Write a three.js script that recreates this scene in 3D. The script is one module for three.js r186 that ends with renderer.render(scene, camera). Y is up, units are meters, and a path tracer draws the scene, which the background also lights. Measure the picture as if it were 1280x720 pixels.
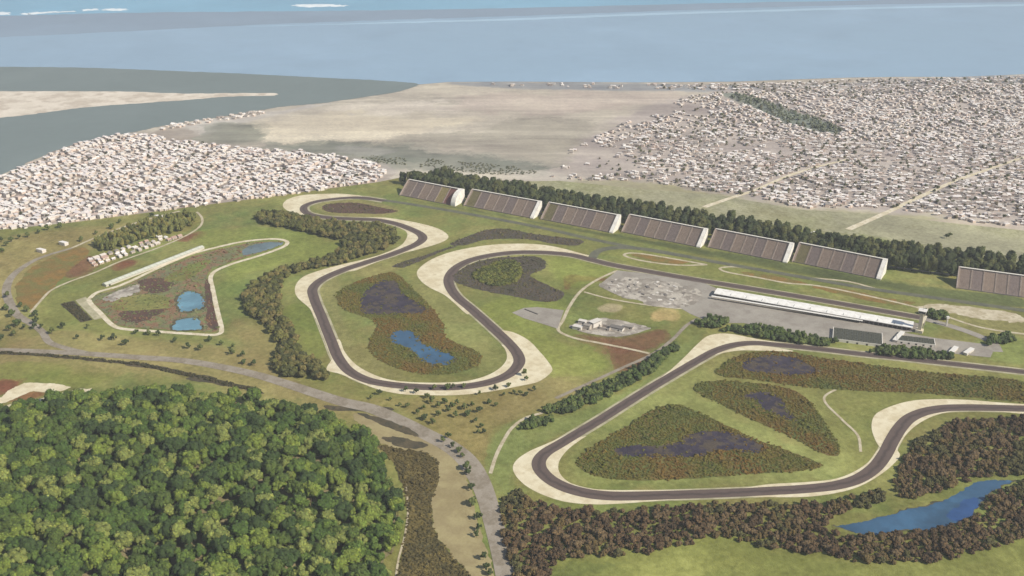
import * as THREE from 'three';
import { mergeGeometries } from 'three/addons/utils/BufferGeometryUtils.js';

// ---------------------------------------------------------------- camera, sky, sun, exposure
const FOCAL = 1300, HORIZON = -220, CAM_H = 608;              // pixels of a 1280 x 720 frame, metres
const PITCH = Math.atan((360 - HORIZON) / FOCAL), CP = Math.cos(PITCH), SP = Math.sin(PITCH);
const scene = new THREE.Scene();
const camera = new THREE.PerspectiveCamera(2 * Math.atan(360 / FOCAL) * 180 / Math.PI, 1280 / 720, 1, 60000);
camera.position.set(0, CAM_H, 0);
camera.rotation.x = -PITCH;
const SUN = new THREE.Vector3(0.70, 0.68, 0.44).normalize();
// one hazy daylight sky: pale round the horizon, soft blue overhead
const SKY_LEVEL = 0.30;
{
  const w = 256, h = 128, d = new Float32Array(w * h * 4);
  for (let y = 0; y < h; y++) for (let x = 0; x < w; x++) {
    const el = ((y + 0.5) / h - 0.5) * Math.PI, az = ((x + 0.5) / w - 0.5) * 2 * Math.PI;
    const dir = new THREE.Vector3(Math.cos(el) * Math.cos(az), Math.sin(el), Math.cos(el) * Math.sin(az));
    const t = Math.pow(Math.max(0, dir.y), 0.55), glow = 0.35 * Math.pow(Math.max(0, dir.dot(SUN)), 6);
    const c = dir.y < 0 ? [0.80, 0.86, 0.92] : [0.86 + (0.36 - 0.86) * t, 0.92 + (0.56 - 0.92) * t, 1.0 + (0.92 - 1.0) * t];
    const i = (y * w + x) * 4;
    d[i] = (c[0] + glow) * SKY_LEVEL; d[i + 1] = (c[1] + glow * 0.95) * SKY_LEVEL; d[i + 2] = (c[2] + glow * 0.85) * SKY_LEVEL; d[i + 3] = 1;
  }
  const t = new THREE.DataTexture(d, w, h, THREE.RGBAFormat, THREE.FloatType);
  t.mapping = THREE.EquirectangularReflectionMapping; t.magFilter = THREE.LinearFilter; t.needsUpdate = true;
  scene.background = t; scene.environment = t;
}
const sun = new THREE.DirectionalLight(new THREE.Color(1, 0.93, 0.80), 4.3);
sun.position.copy(SUN).multiplyScalar(3000).add(new THREE.Vector3(0, 0, -1500)); sun.target.position.set(0, 0, -1500);
sun.castShadow = true; sun.shadow.radius = 2.0; sun.shadow.mapSize.set(4096, 4096);
Object.assign(sun.shadow.camera, { left: -1600, right: 1600, top: 1600, bottom: -1600, near: 10, far: 7000 });
scene.add(sun, sun.target);
scene.fog = new THREE.FogExp2(new THREE.Color(0.88, 0.92, 0.97), 0.00007);
const renderer = new THREE.WebGLRenderer();
renderer.toneMapping = THREE.LinearToneMapping; renderer.toneMappingExposure = 1.3; renderer.shadowMap.enabled = true;

// ---------------------------------------------------------------- helpers
function rng(s) { return () => { s = (s + 0x6d2b79f5) | 0; let t = Math.imul(s ^ (s >>> 15), 1 | s); t = (t + Math.imul(t ^ (t >>> 7), 61 | t)) ^ t; return ((t ^ (t >>> 14)) >>> 0) / 4294967296; }; }
const lerp = (a, b, t) => a + (b - a) * t, clamp = (v, a = 0, b = 1) => Math.min(b, Math.max(a, v));
function P(px, py) {                                          // a photo pixel on the ground plane -> [x, z]
  const u = (px - 640) / FOCAL, v = (py - 360) / FOCAL, t = CAM_H / (SP + v * CP);
  return [u * t, t * (-CP + v * SP)];
}
function project(x, y, z) {
  const d = -SP * (y - CAM_H) - CP * z, up = CP * (y - CAM_H) - SP * z;
  return [640 + FOCAL * x / d, 360 - FOCAL * up / d];
}
const poly = (pts) => pts.map(([x, y]) => P(x, y));
const taken = {};
function numbered(n) { const k = taken[n] = (taken[n] ?? -1) + 1; return k ? n + '_' + String(k).padStart(3, '0') : n; }
function tag(o, label, category, group, kind) {
  o.userData.label = label; o.userData.category = category;
  if (group) o.userData.group = group;
  if (kind) o.userData.kind = kind;
  return o;
}
function inside(p, x, z) {
  let c = false;
  for (let i = 0, j = p.length - 1; i < p.length; j = i++) {
    const a = p[i], b = p[j];
    if ((a[1] > z) !== (b[1] > z) && x < (b[0] - a[0]) * (z - a[1]) / (b[1] - a[1]) + a[0]) c = !c;
  }
  return c;
}
function bounds(p) { let a = 1e9, b = -1e9, c = 1e9, d = -1e9; for (const [x, z] of p) { a = Math.min(a, x); b = Math.max(b, x); c = Math.min(c, z); d = Math.max(d, z); } return [a, b, c, d]; }
// tileable fractal noise, 512 x 512, 0..1
const TN = 512;
function tileNoise(seed, cells0, oct, gain = 0.55) {
  const out = new Float32Array(TN * TN); const r = rng(seed);
  let amp = 1, cells = cells0, sum = 0;
  for (let o = 0; o < oct; o++, amp *= gain, cells *= 2) {
    if (cells > TN) break;
    const lat = new Float32Array(cells * cells).map(() => r()); sum += amp;
    for (let y = 0; y < TN; y++) {
      const fy = y * cells / TN, iy = Math.floor(fy), ty = fy - iy, sy = ty * ty * (3 - 2 * ty), y0 = (iy % cells) * cells, y1 = ((iy + 1) % cells) * cells;
      for (let x = 0; x < TN; x++) {
        const fx = x * cells / TN, ix = Math.floor(fx), tx = fx - ix, sx = tx * tx * (3 - 2 * tx), x0 = ix % cells, x1 = (ix + 1) % cells;
        out[y * TN + x] += amp * lerp(lerp(lat[y0 + x0], lat[y0 + x1], sx), lerp(lat[y1 + x0], lat[y1 + x1], sx), sy);
      }
    }
  }
  for (let i = 0; i < out.length; i++) out[i] /= sum;
  let lo = 1, hi = 0; for (const v of out) { lo = Math.min(lo, v); hi = Math.max(hi, v); }
  for (let i = 0; i < out.length; i++) out[i] = (out[i] - lo) / (hi - lo);
  return out;
}
const NA = tileNoise(11, 4, 7), NB = tileNoise(23, 8, 6), NC = tileNoise(37, 32, 4, 0.7), ND = tileNoise(51, 4, 8, 0.72);
function nz(t, x, y) {                                        // bilinear sample, x and y in tiles
  x = (x - Math.floor(x)) * TN; y = (y - Math.floor(y)) * TN;
  const ix = Math.floor(x) % TN, iy = Math.floor(y) % TN, fx = x - Math.floor(x), fy = y - Math.floor(y), jx = (ix + 1) % TN, jy = (iy + 1) % TN;
  return lerp(lerp(t[iy * TN + ix], t[iy * TN + jx], fx), lerp(t[jy * TN + ix], t[jy * TN + jx], fx), fy);
}
const hex = (h) => [(h >> 16) & 255, (h >> 8) & 255, h & 255];
const mix3 = (a, b, t) => [lerp(a[0], b[0], t), lerp(a[1], b[1], t), lerp(a[2], b[2], t)];
function tex(w, h, f, srgb = true, repeat = true) {
  const d = new Uint8Array(w * h * 4);
  for (let y = 0, i = 0; y < h; y++) for (let x = 0; x < w; x++, i += 4) { const c = f(x, y); d[i] = clamp(c[0], 0, 255); d[i + 1] = clamp(c[1], 0, 255); d[i + 2] = clamp(c[2], 0, 255); d[i + 3] = 255; }
  const t = new THREE.DataTexture(d, w, h); t.magFilter = THREE.LinearFilter; t.minFilter = THREE.LinearFilter;
  if (srgb) t.colorSpace = THREE.SRGBColorSpace;
  if (repeat) t.wrapS = t.wrapT = THREE.RepeatWrapping;
  t.needsUpdate = true; return t;
}
// a mottled material of three colours whose texture repeats every `metres`; uv are metres
function ground(c0, c1, c2, metres, { size = 512, rough = 0.95, bump = 0, contrast = 1, grain = 10 } = {}) {
  const A = hex(c0), B = hex(c1), C = hex(c2);
  const t = tex(size, size, (x, y) => {
    const u = x / size, v = y / size, a = clamp((nz(NA, u, v) - 0.5) * 2.2 * contrast + 0.5), b = clamp((nz(NB, v + 0.3, u + 0.7) - 0.55) * 3 * contrast + 0.3), g = (nz(NC, u * 2, v * 2) - 0.5) * grain * 2;
    const c = mix3(mix3(A, B, a), C, b); return [c[0] + g, c[1] + g, c[2] + g];
  });
  t.repeat.set(1 / metres, 1 / metres);
  const m = new THREE.MeshStandardMaterial({ map: t, roughness: rough });
  if (bump) { const bt = tex(512, 512, (x, y) => { const v = 255 * nz(ND, x / 512, y / 512); return [v, v, v]; }, false); bt.repeat.set(1 / metres, 1 / metres); m.bumpMap = bt; m.bumpScale = bump; }
  return m;
}
const plain = (h, rough = 0.85, metal = 0) => new THREE.MeshStandardMaterial({ color: h, roughness: rough, metalness: metal });
// unique colour map over a rectangle of the ground with ragged patches of other matter
function paintMap(w, h, [x0, x1, z0, z1], base, patches, scale = 1) {
  const ps = patches.map(([pts, col, str = 1, rag = 5]) => { const p = smoothClosed(poly(pts)); return { p, b: bounds(p), c: hex(col), str, rag }; });
  const t = tex(w, h, (ix, iy) => {
    const x = lerp(x0, x1, (ix + 0.5) / w), z = lerp(z0, z1, (iy + 0.5) / h);
    const rx = x * 0.82 + z * 0.57, rz = z * 0.82 - x * 0.57;                 // turned axes, so that the noises never line up
    const n1 = 0.6 * nz(NB, x / 710, z / 710) + 0.4 * nz(NB, rx / 233 + 0.3, rz / 233) - 0.5, n2 = 0.6 * nz(NB, rz / 640 + 0.4, rx / 640 + 0.2) + 0.4 * nz(NB, z / 197, x / 197 + 0.6) - 0.5;
    const n3 = 0.5 * (nz(NC, x / 113, z / 113) + nz(NC, rx / 151, rz / 151)), n4 = 0.5 * (nz(ND, x / 930 + 0.1, z / 930) + nz(ND, rx / 377, rz / 377));
    let c = base(x, z, n1, n2, n3, n4);
    for (const q of ps) {
      const qx = x + n1 * q.rag * 6 + (n3 - 0.5) * q.rag * 2, qz = z + n2 * q.rag * 6 - (n3 - 0.5) * q.rag * 2;
      if (qx < q.b[0] || qx > q.b[1] || qz < q.b[2] || qz > q.b[3]) continue;
      const e = q.rag * 1.3, k = (inside(q.p, qx + e, qz) + inside(q.p, qx - e, qz + e) + inside(q.p, qx, qz - e) + inside(q.p, qx, qz)) / 4;   // the two kinds of ground mingle along the edge
      if (k) c = mix3(c, q.c, clamp(q.str * (0.5 + 0.9 * n4 + (n3 - 0.5) * 0.5) * k));
    }
    const g = (n3 - 0.5) * 62 * scale + (nz(ND, rx / 271, rz / 271) - 0.5) * 44 * scale;
    const streak = scale === 1 ? 0 : (nz(ND, x / 1900 + z / 3000, z / 290) - 0.5) * 52; return [c[0] + g + streak, c[1] + g + streak, c[2] + g * 0.8 + streak * 0.9];
  }, true, false);
  return t;
}
function smoothClosed(p, k = 5) {
  const c = new THREE.CatmullRomCurve3(p.map(([x, z]) => new THREE.Vector3(x, 0, z)), true, 'centripetal');
  return c.getPoints(p.length * k).slice(0, -1).map((v) => [v.x, v.z]);
}
let sheetCount = 0;
const level = (layer) => layer * 0.06 + (sheetCount++) * 0.0012;
function flat(pts, y) {
  const contour = pts.map(([x, z]) => new THREE.Vector2(x, z));
  const faces = THREE.ShapeUtils.triangulateShape(contour, []);
  const g = new THREE.BufferGeometry(), pos = [], uv = [], nor = [], idx = [];
  for (const [x, z] of pts) { pos.push(x, y, z); uv.push(x, z); nor.push(0, 1, 0); }
  for (const [a, b, c] of faces) {
    const A = pts[a], B = pts[b], C = pts[c];
    const up = (B[1] - A[1]) * (C[0] - A[0]) - (B[0] - A[0]) * (C[1] - A[1]);
    up > 0 ? idx.push(a, b, c) : idx.push(a, c, b);
  }
  g.setAttribute('position', new THREE.Float32BufferAttribute(pos, 3)); g.setAttribute('normal', new THREE.Float32BufferAttribute(nor, 3)); g.setAttribute('uv', new THREE.Float32BufferAttribute(uv, 2));
  g.setIndex(idx); return g;
}
function addMesh(name, geometry, material, parent = scene) {
  const m = new THREE.Mesh(geometry, material); m.name = parent === scene ? numbered(name) : name; m.castShadow = m.receiveShadow = true; parent.add(m); return m;
}
function sheet(name, pix, layer, material, label, category, { smooth = true, ragged = 0, kind = 'structure' } = {}) {
  let p = poly(pix);
  if (smooth) p = smoothClosed(p, ragged ? 12 : 7);
  if (ragged) p = p.map(([x, z]) => [x + (nz(NB, x / 60, z / 60) - 0.5) * ragged * 4, z + (nz(NB, z / 60 + 0.5, x / 60) - 0.5) * ragged * 4]);
  return tag(addMesh(name, flat(p, level(layer)), material), label, category, null, kind);
}
function ribbonGeometry(pix, width, y, step = 5, world = false, offset = 0) {
  const pts = world ? pix : poly(pix);
  const c = new THREE.CatmullRomCurve3(pts.map(([x, z]) => new THREE.Vector3(x, 0, z)), false, 'centripetal');
  const n = Math.max(4, Math.round(c.getLength() / step)), pos = [], uv = [], nor = [], idx = []; let along = 0, last = null;
  for (let i = 0; i <= n; i++) {
    const t = i / n, p = c.getPoint(t), d = c.getTangent(t); d.y = 0; d.normalize();
    const w = Array.isArray(width) ? (() => { const f = t * (width.length - 1), k = Math.min(width.length - 2, Math.floor(f)); return lerp(width[k], width[k + 1], f - k); })() : width;
    if (last) along += p.distanceTo(last); last = p.clone();
    for (const s of [-1, 1]) { pos.push(p.x - d.z * (s * w / 2 + offset), y, p.z + d.x * (s * w / 2 + offset)); uv.push(along, s * w / 2); nor.push(0, 1, 0); }
    if (i) { const a = i * 2; idx.push(a - 2, a - 1, a, a, a - 1, a + 1); }
  }
  const g = new THREE.BufferGeometry();
  g.setAttribute('position', new THREE.Float32BufferAttribute(pos, 3)); g.setAttribute('normal', new THREE.Float32BufferAttribute(nor, 3)); g.setAttribute('uv', new THREE.Float32BufferAttribute(uv, 2));
  // the winding that faces up
  const A = new THREE.Vector3().fromArray(pos, 0), B = new THREE.Vector3().fromArray(pos, 3), C = new THREE.Vector3().fromArray(pos, 6);
  if (B.sub(A).cross(C.sub(A)).y < 0) for (let i = 0; i < idx.length; i += 3) [idx[i + 1], idx[i + 2]] = [idx[i + 2], idx[i + 1]];
  g.setIndex(idx); return g;
}
function ribbon(name, pix, width, layer, material, label, category) {
  return tag(addMesh(name, ribbonGeometry(pix, width, level(layer)), material), label, category, null, 'structure');
}
function box(w, h, d, x = 0, y = 0, z = 0) { const g = new THREE.BoxGeometry(w, h, d); g.translate(x, y + h / 2, z); return g; }   // y is the underside
// jittered points on a hexagonal grid inside a world polygon
function scatter(p, spacing, seed, jitter = 0.42) {
  const [a, b, c, d] = bounds(p), r = rng(seed), out = []; let row = 0;
  for (let z = c; z < d; z += spacing * 0.87, row++) for (let x = a + (row % 2) * spacing / 2; x < b; x += spacing) {
    const qx = x + (r() - 0.5) * 2 * jitter * spacing, qz = z + (r() - 0.5) * 2 * jitter * spacing;
    if (inside(p, qx, qz)) out.push([qx, qz]);
  }
  return out;
}

// ---------------------------------------------------------------- setting: land and water
const GR = [-1000, 1000, -1860, -640];
const C_GRASS = [119, 121, 58], C_DRY = [135, 125, 72], C_LUSH = [102, 118, 54];
const grassPatches = [
  // bands of browner and greener ground, in the order in which they lie over one another
  [[[0, 300], [120, 285], [250, 268], [150, 300], [60, 330], [20, 380], [40, 430], [0, 440]], 0x92814f, 0.75, 8],
  [[[60, 415], [180, 425], [300, 440], [420, 500], [560, 560], [590, 600], [540, 590], [420, 530], [300, 490], [120, 465], [0, 470], [0, 440]], 0x907f50, 0.8, 6],
  [[[300, 400], [340, 415], [350, 450], [330, 470], [300, 440]], 0x907f50, 0.6, 6],
  [[[430, 495], [520, 495], [640, 485], [680, 480], [690, 500], [640, 530], [610, 575], [560, 555], [490, 515]], 0x8a7a47, 0.85, 7],
  [[[690, 470], [740, 480], [760, 470], [720, 495], [680, 512], [640, 530], [620, 520], [650, 500]], 0x8a7c4b, 0.8, 5],
  [[[0, 455], [60, 455], [140, 475], [100, 485], [0, 475]], 0x7b8236, 0.7, 6],
  [[[620, 545], [640, 530], [700, 520], [800, 480], [860, 425], [880, 410], [850, 460], [760, 520], [660, 570], [640, 620], [620, 610]], 0x788244, 0.9, 4],
  [[[650, 720], [700, 700], [880, 670], [1000, 690], [1150, 705], [1290, 660], [1400, 760], [650, 780]], 0x747836, 0.9, 6],
  [[[740, 720], [830, 695], [900, 685], [960, 700], [900, 730], [800, 745]], 0x898a44, 0.7, 12],
  [[[1040, 715], [1150, 712], [1240, 695], [1290, 690], [1290, 730], [1120, 740]], 0x888845, 0.7, 12],
  [[[660, 715], [720, 706], [790, 704], [740, 722], [680, 735]], 0x626b30, 0.8, 8],
  [[[720, 560], [800, 505], [880, 460], [900, 470], [870, 490], [1000, 555], [1060, 570], [1060, 600], [900, 605], [760, 607], [715, 597]], 0x878a4b, 0.7, 5],
  [[[985, 480], [1090, 492], [1200, 498], [1120, 505], [1085, 530], [1095, 560], [1060, 590], [1045, 560], [1010, 500]], 0x838444, 0.7, 5],
  [[[380, 345], [420, 345], [430, 400], [460, 440], [520, 475], [460, 462], [430, 440], [405, 395]], 0x857f4b, 0.7, 3],
  [[[520, 350], [560, 370], [620, 430], [630, 460], [600, 470], [560, 420], [530, 375]], 0x848149, 0.6, 4],
  [[[480, 300], [520, 310], [600, 283], [690, 297], [740, 306], [700, 300], [600, 290], [530, 318], [480, 345], [450, 345]], 0x89814a, 0.55, 3],
  [[[395, 252], [440, 250], [500, 262], [480, 270], [410, 269]], 0x837a49, 0.8, 3],
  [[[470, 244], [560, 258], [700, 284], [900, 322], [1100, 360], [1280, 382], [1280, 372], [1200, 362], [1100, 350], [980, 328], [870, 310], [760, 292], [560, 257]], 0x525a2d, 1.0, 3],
  [[[760, 312], [860, 318], [1000, 345], [1150, 372], [1150, 385], [1000, 360], [860, 340], [780, 326]], 0x7e803d, 0.6, 4],
  [[[690, 226], [800, 228], [900, 242], [1010, 260], [1130, 266], [1300, 288], [1420, 320], [1420, 345], [1290, 330], [1100, 300], [950, 282], [820, 260], [700, 240], [600, 226], [560, 218]], 0x9b977a, 1.0, 6],
  [[[1150, 380], [1280, 395], [1280, 425], [1200, 410], [1150, 400]], 0x8f8854, 0.7, 4],
  [[[1220, 425], [1280, 420], [1280, 455], [1230, 445]], 0x78823f, 0.9, 4],
  [[[705, 345], [740, 345], [760, 350], [720, 352], [705, 362]], 0x7c4a2c, 0.9, 3],
  [[[715, 420], [780, 424], [830, 412], [838, 420], [815, 440], [760, 440], [730, 428]], 0x704a30, 0.85, 4],
  [[[770, 433], [800, 438], [815, 445], [780, 468], [770, 452]], 0x704a30, 0.85, 4],
  [[[745, 386], [762, 379], [780, 382], [770, 390], [750, 390]], 0xa99c78, 0.9, 2],
  [[[812, 395], [830, 385], [848, 388], [845, 400], [820, 402]], 0xb19765, 0.9, 3],
  [[[80, 345], [100, 322], [125, 320], [110, 340], [95, 347]], 0x744230, 0.75, 5],
  [[[138, 332], [160, 325], [175, 328], [150, 337]], 0x7d3c2a, 0.8, 4],
  [[[215, 300], [250, 290], [262, 292], [230, 302]], 0x74462c, 0.8, 3],
  [[[0, 476], [20, 474], [30, 480], [10, 492], [0, 494]], 0x7b452c, 0.9, 3],
  [[[10, 497], [40, 488], [60, 490], [30, 502]], 0x80502f, 0.8, 3],
  [[[115, 322], [180, 302], [246, 270], [250, 282], [190, 305], [130, 330]], 0x847a3b, 0.6, 4],
  [[[240, 295], [320, 285], [430, 305], [430, 325], [380, 325], [300, 345], [280, 380], [280, 320]], 0x798236, 0.7, 6],
  [[[600, 390], [640, 372], [700, 380], [690, 420], [760, 440], [760, 465], [700, 470], [660, 440]], 0x7d8536, 0.7, 6],
  [[[690, 320], [745, 327], [770, 335], [710, 360], [695, 350]], 0x7c8536, 0.7, 5],
  [[[380, 380], [395, 380], [412, 440], [395, 450], [370, 420], [355, 385]], 0x798436, 0.7, 4],
];
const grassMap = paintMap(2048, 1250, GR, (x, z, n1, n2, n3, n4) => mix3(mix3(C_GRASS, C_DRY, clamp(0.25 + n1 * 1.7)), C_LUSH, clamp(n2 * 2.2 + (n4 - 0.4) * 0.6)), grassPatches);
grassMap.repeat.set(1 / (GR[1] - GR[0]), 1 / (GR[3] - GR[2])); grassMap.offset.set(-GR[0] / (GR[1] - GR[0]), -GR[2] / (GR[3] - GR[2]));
const fineBump = tex(512, 512, (x, y) => { const v = 255 * nz(NC, x / 512, y / 512); return [v, v, v]; }, false); fineBump.repeat.set(1 / 35, 1 / 35);
const M = {
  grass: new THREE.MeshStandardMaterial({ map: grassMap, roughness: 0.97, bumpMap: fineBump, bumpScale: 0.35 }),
  soil: ground(0x8a8064, 0x7d7a58, 0x9a8f78, 300),
  gravel: ground(0xd2c6a8, 0xdbd1b6, 0xc6b898, 55, { contrast: 0.8, grain: 9 }),
  asphalt: ground(0x51484a, 0x5b5250, 0x484143, 45, { rough: 0.9, contrast: 0.8, grain: 9 }),
  oldAsphalt: ground(0x605f50, 0x6a6a56, 0x55564a, 60, { rough: 0.93, grain: 8 }),
  road: ground(0x8f8577, 0x998f82, 0x817666, 60, { rough: 0.92, grain: 12 }),
  darkRoad: ground(0x585055, 0x625a5c, 0x4c464b, 40),
  path: ground(0xb9ad94, 0xc6bca4, 0xa79a7d, 40, { grain: 12 }),
  palePath: ground(0xd0c4ac, 0xdbd1bc, 0xbfb294, 40, { grain: 10 }),
  verge: ground(0xa7a084, 0xb3ab8e, 0x989274, 40, { grain: 12 }),
  concrete: ground(0x958e84, 0x9d968c, 0x8a8279, 110, { grain: 9, contrast: 0.7 }),
  yard: ground(0x9a9187, 0x827a70, 0xb4aca0, 60, { grain: 24, contrast: 1.3 }),
  marsh: ground(0x5f5d29, 0x6b5729, 0x565e2a, 130, { size: 1024, grain: 26, contrast: 1.3, bump: 1.2 }),
  darkMarsh: ground(0x5b4e2a, 0x4a4526, 0x695c30, 80, { size: 512, grain: 24, contrast: 1.2, bump: 1.2 }),
  wetEdge: ground(0x4e4a33, 0x5b5238, 0x40402f, 30, { grain: 24, contrast: 1.4 }),
  mixedMarsh: ground(0x72784a, 0x69684a, 0x80634a, 75, { size: 512, grain: 22, contrast: 1.5 }),
  redMarsh: ground(0x53382f, 0x5b4035, 0x4a3a2e, 60, { grain: 16 }),
  mud: ground(0x2a2433, 0x37303f, 0x4c4238, 55, { rough: 1, grain: 24, contrast: 1.8 }),
  blackMud: ground(0x4a413a, 0x554b40, 0x45412f, 50, { rough: 0.75, grain: 20, contrast: 1.1 }),
  field: ground(0x77602f, 0x6c6a32, 0x84662f, 90, { grain: 20 }),
  tan: ground(0x938560, 0x8b7d58, 0x9d9068, 120, { grain: 9 }),
  ditch: ground(0x4b4230, 0x574d37, 0x3e3a2a, 40, { grain: 20 }),
  pale: ground(0xcfc4b4, 0xdacfc0, 0xbdb0a0, 200, { grain: 9 }),
};
function water(color, rough, bump, metres, vary = 0.07, span = 9) {
  const t = tex(512, 512, (x, y) => { const v = 255 * (0.6 * nz(ND, x / 512, y / 512) + 0.4 * nz(NC, x / 256, y / 512)); return [v, v, v]; }, false); t.repeat.set(1 / metres, 1 / (metres * 0.6));
  const c0 = new THREE.Color(color), k = (f) => '#' + c0.clone().multiplyScalar(f).getHexString();
  const m = ground(parseInt(k(1 - vary).slice(1), 16), parseInt(k(1 + vary).slice(1), 16), parseInt(k(1).slice(1), 16), metres * span, { grain: 3, contrast: 1 });
  m.roughness = rough; m.bumpMap = t; m.bumpScale = bump; return m;
}
M.sea = water(0x92adc3, 0.35, 0.5, 160); M.outer = water(0x7fb0cb, 0.35, 0.5, 160); M.shoal = water(0x8799ac, 0.45, 0.4, 200); M.bay = water(0x737e7b, 0.4, 0.35, 120);
M.pond = water(0x3a5a76, 0.12, 0.06, 24, 0.26, 5); M.deepPond = water(0x30507f, 0.12, 0.06, 24, 0.26, 5); M.lagoon = water(0x668d9f, 0.14, 0.06, 24, 0.26, 5); M.greyPond = water(0x67777a, 0.2, 0.06, 24, 0.26, 5);

{ // the ground, one sheet to the horizon; the grassland of the circuit lies on it
  const g = flat([[-30000, 3000], [30000, 3000], [30000, -40000], [-30000, -40000]], -0.5);
  tag(addMesh('ground', g, M.soil), 'bare sandy ground reaching to the horizon', 'ground', null, 'structure');
  const e = poly([[-300, 300], [0, 287], [90, 278], [190, 265], [265, 255], [330, 247], [400, 237], [470, 228], [500, 222], [560, 228], [700, 226], [800, 236], [900, 244], [1000, 262], [1100, 268], [1200, 280], [1300, 290], [1420, 300]]);
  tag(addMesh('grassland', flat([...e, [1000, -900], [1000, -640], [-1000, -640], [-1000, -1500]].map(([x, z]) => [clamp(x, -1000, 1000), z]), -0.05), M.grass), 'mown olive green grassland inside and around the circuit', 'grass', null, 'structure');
}
// coastal plain with its sand flats and the ground under the towns
const FR = [-2000, 2000, -2760, -1380];
const plainPatches = [
  [[[-200, 300], [-200, 235], [0, 222], [87, 181], [131, 169], [219, 174], [312, 185], [400, 192], [480, 205], [495, 218], [480, 232], [350, 248], [231, 262], [94, 278], [0, 288]], 0x9a8d84, 0.95, 6],
  [[[180, 170], [250, 150], [330, 142], [420, 128], [300, 155], [230, 172]], 0xb9b3ae, 0.7, 8],
  [[[300, 165], [345, 152], [440, 140], [520, 148], [590, 145], [600, 152], [540, 160], [520, 172], [420, 180], [345, 180]], 0xc9bda8, 0.9, 22],
  [[[420, 132], [500, 128], [600, 130], [620, 134], [520, 140], [440, 140]], 0xc6bbae, 0.8, 22],
  [[[590, 118], [720, 114], [840, 116], [880, 124], [740, 140], [640, 140], [560, 128]], 0xb7a79c, 0.7, 26],
  [[[245, 170], [262, 157], [290, 154], [322, 160], [330, 176], [290, 182], [250, 180]], 0x76766a, 0.9, 12],
  [[[185, 168], [215, 158], [245, 164], [240, 174], [205, 174]], 0x84776c, 0.8, 6],
  [[[330, 180], [430, 178], [520, 182], [560, 190], [640, 200], [690, 208], [680, 222], [600, 214], [500, 208], [440, 198], [340, 188]], 0x72756a, 0.9, 14],
  [[[420, 183], [470, 184], [500, 190], [470, 195], [430, 190]], 0x94908a, 0.8, 5],
  [[[480, 172], [600, 170], [640, 176], [560, 184], [490, 182]], 0x989082, 0.8, 18],
  [[[640, 150], [740, 150], [720, 190], [690, 205], [640, 196], [600, 180]], 0x9a9284, 0.7, 20],
  [[[560, 104], [700, 103], [860, 106], [1000, 106], [1290, 95], [1290, 112], [1000, 116], [820, 114], [640, 110]], 0x8a8c90, 0.9, 6],
  [[[690, 222], [700, 195], [760, 160], [830, 130], [900, 116], [1300, 108], [1500, 200], [1500, 300], [1280, 286], [1130, 266], [1011, 262], [952, 250], [880, 246], [800, 228]], 0xa89c95, 0.95, 22],
  [[[900, 150], [1050, 170], [1280, 150], [1290, 210], [1150, 230], [980, 210], [880, 190]], 0xb0a49d, 0.7, 20],
  [[[700, 228], [800, 226], [900, 244], [1010, 262], [1130, 268], [1280, 290], [1290, 330], [1100, 300], [950, 275], [820, 252], [720, 238]], 0xa6a07c, 0.85, 7],
  [[[1180, 275], [1290, 285], [1290, 320], [1230, 312], [1160, 296]], 0xa6978a, 0.85, 6],
  [[[640, 215], [690, 214], [720, 226], [690, 232], [650, 224]], 0xb7aea2, 0.9, 4],
  [[[905, 117], [930, 118], [985, 136], [1050, 160], [1048, 168], [1000, 160], [960, 144]], 0x727a6e, 0.9, 6],
  [[[440, 196], [480, 204], [500, 214], [490, 218], [460, 206]], 0xa89f98, 0.9, 4],
];
const plainMap = paintMap(2048, 1024, FR, (x, z, n1, n2, n3, n4) => mix3(mix3([176, 166, 152], [190, 180, 164], clamp(0.5 + n1 * 2)), [156, 147, 135], clamp((nz(ND, x / 1900 + z / 3000, z / 330) - 0.5) * 3.2 + n2)), plainPatches, 0.6);
plainMap.repeat.set(1 / (FR[1] - FR[0]), 1 / (FR[3] - FR[2])); plainMap.offset.set(-FR[0] / (FR[1] - FR[0]), -FR[2] / (FR[3] - FR[2]));
M.plain = new THREE.MeshStandardMaterial({ map: plainMap, roughness: 0.96 });
tag(addMesh('coastal_plain', flat([[FR[0], FR[3]], [FR[1], FR[3]], [FR[1], FR[2]], [FR[0], FR[2]]], -0.25), M.plain), 'taupe sand flats and bare town ground behind the circuit', 'ground', null, 'structure');

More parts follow.
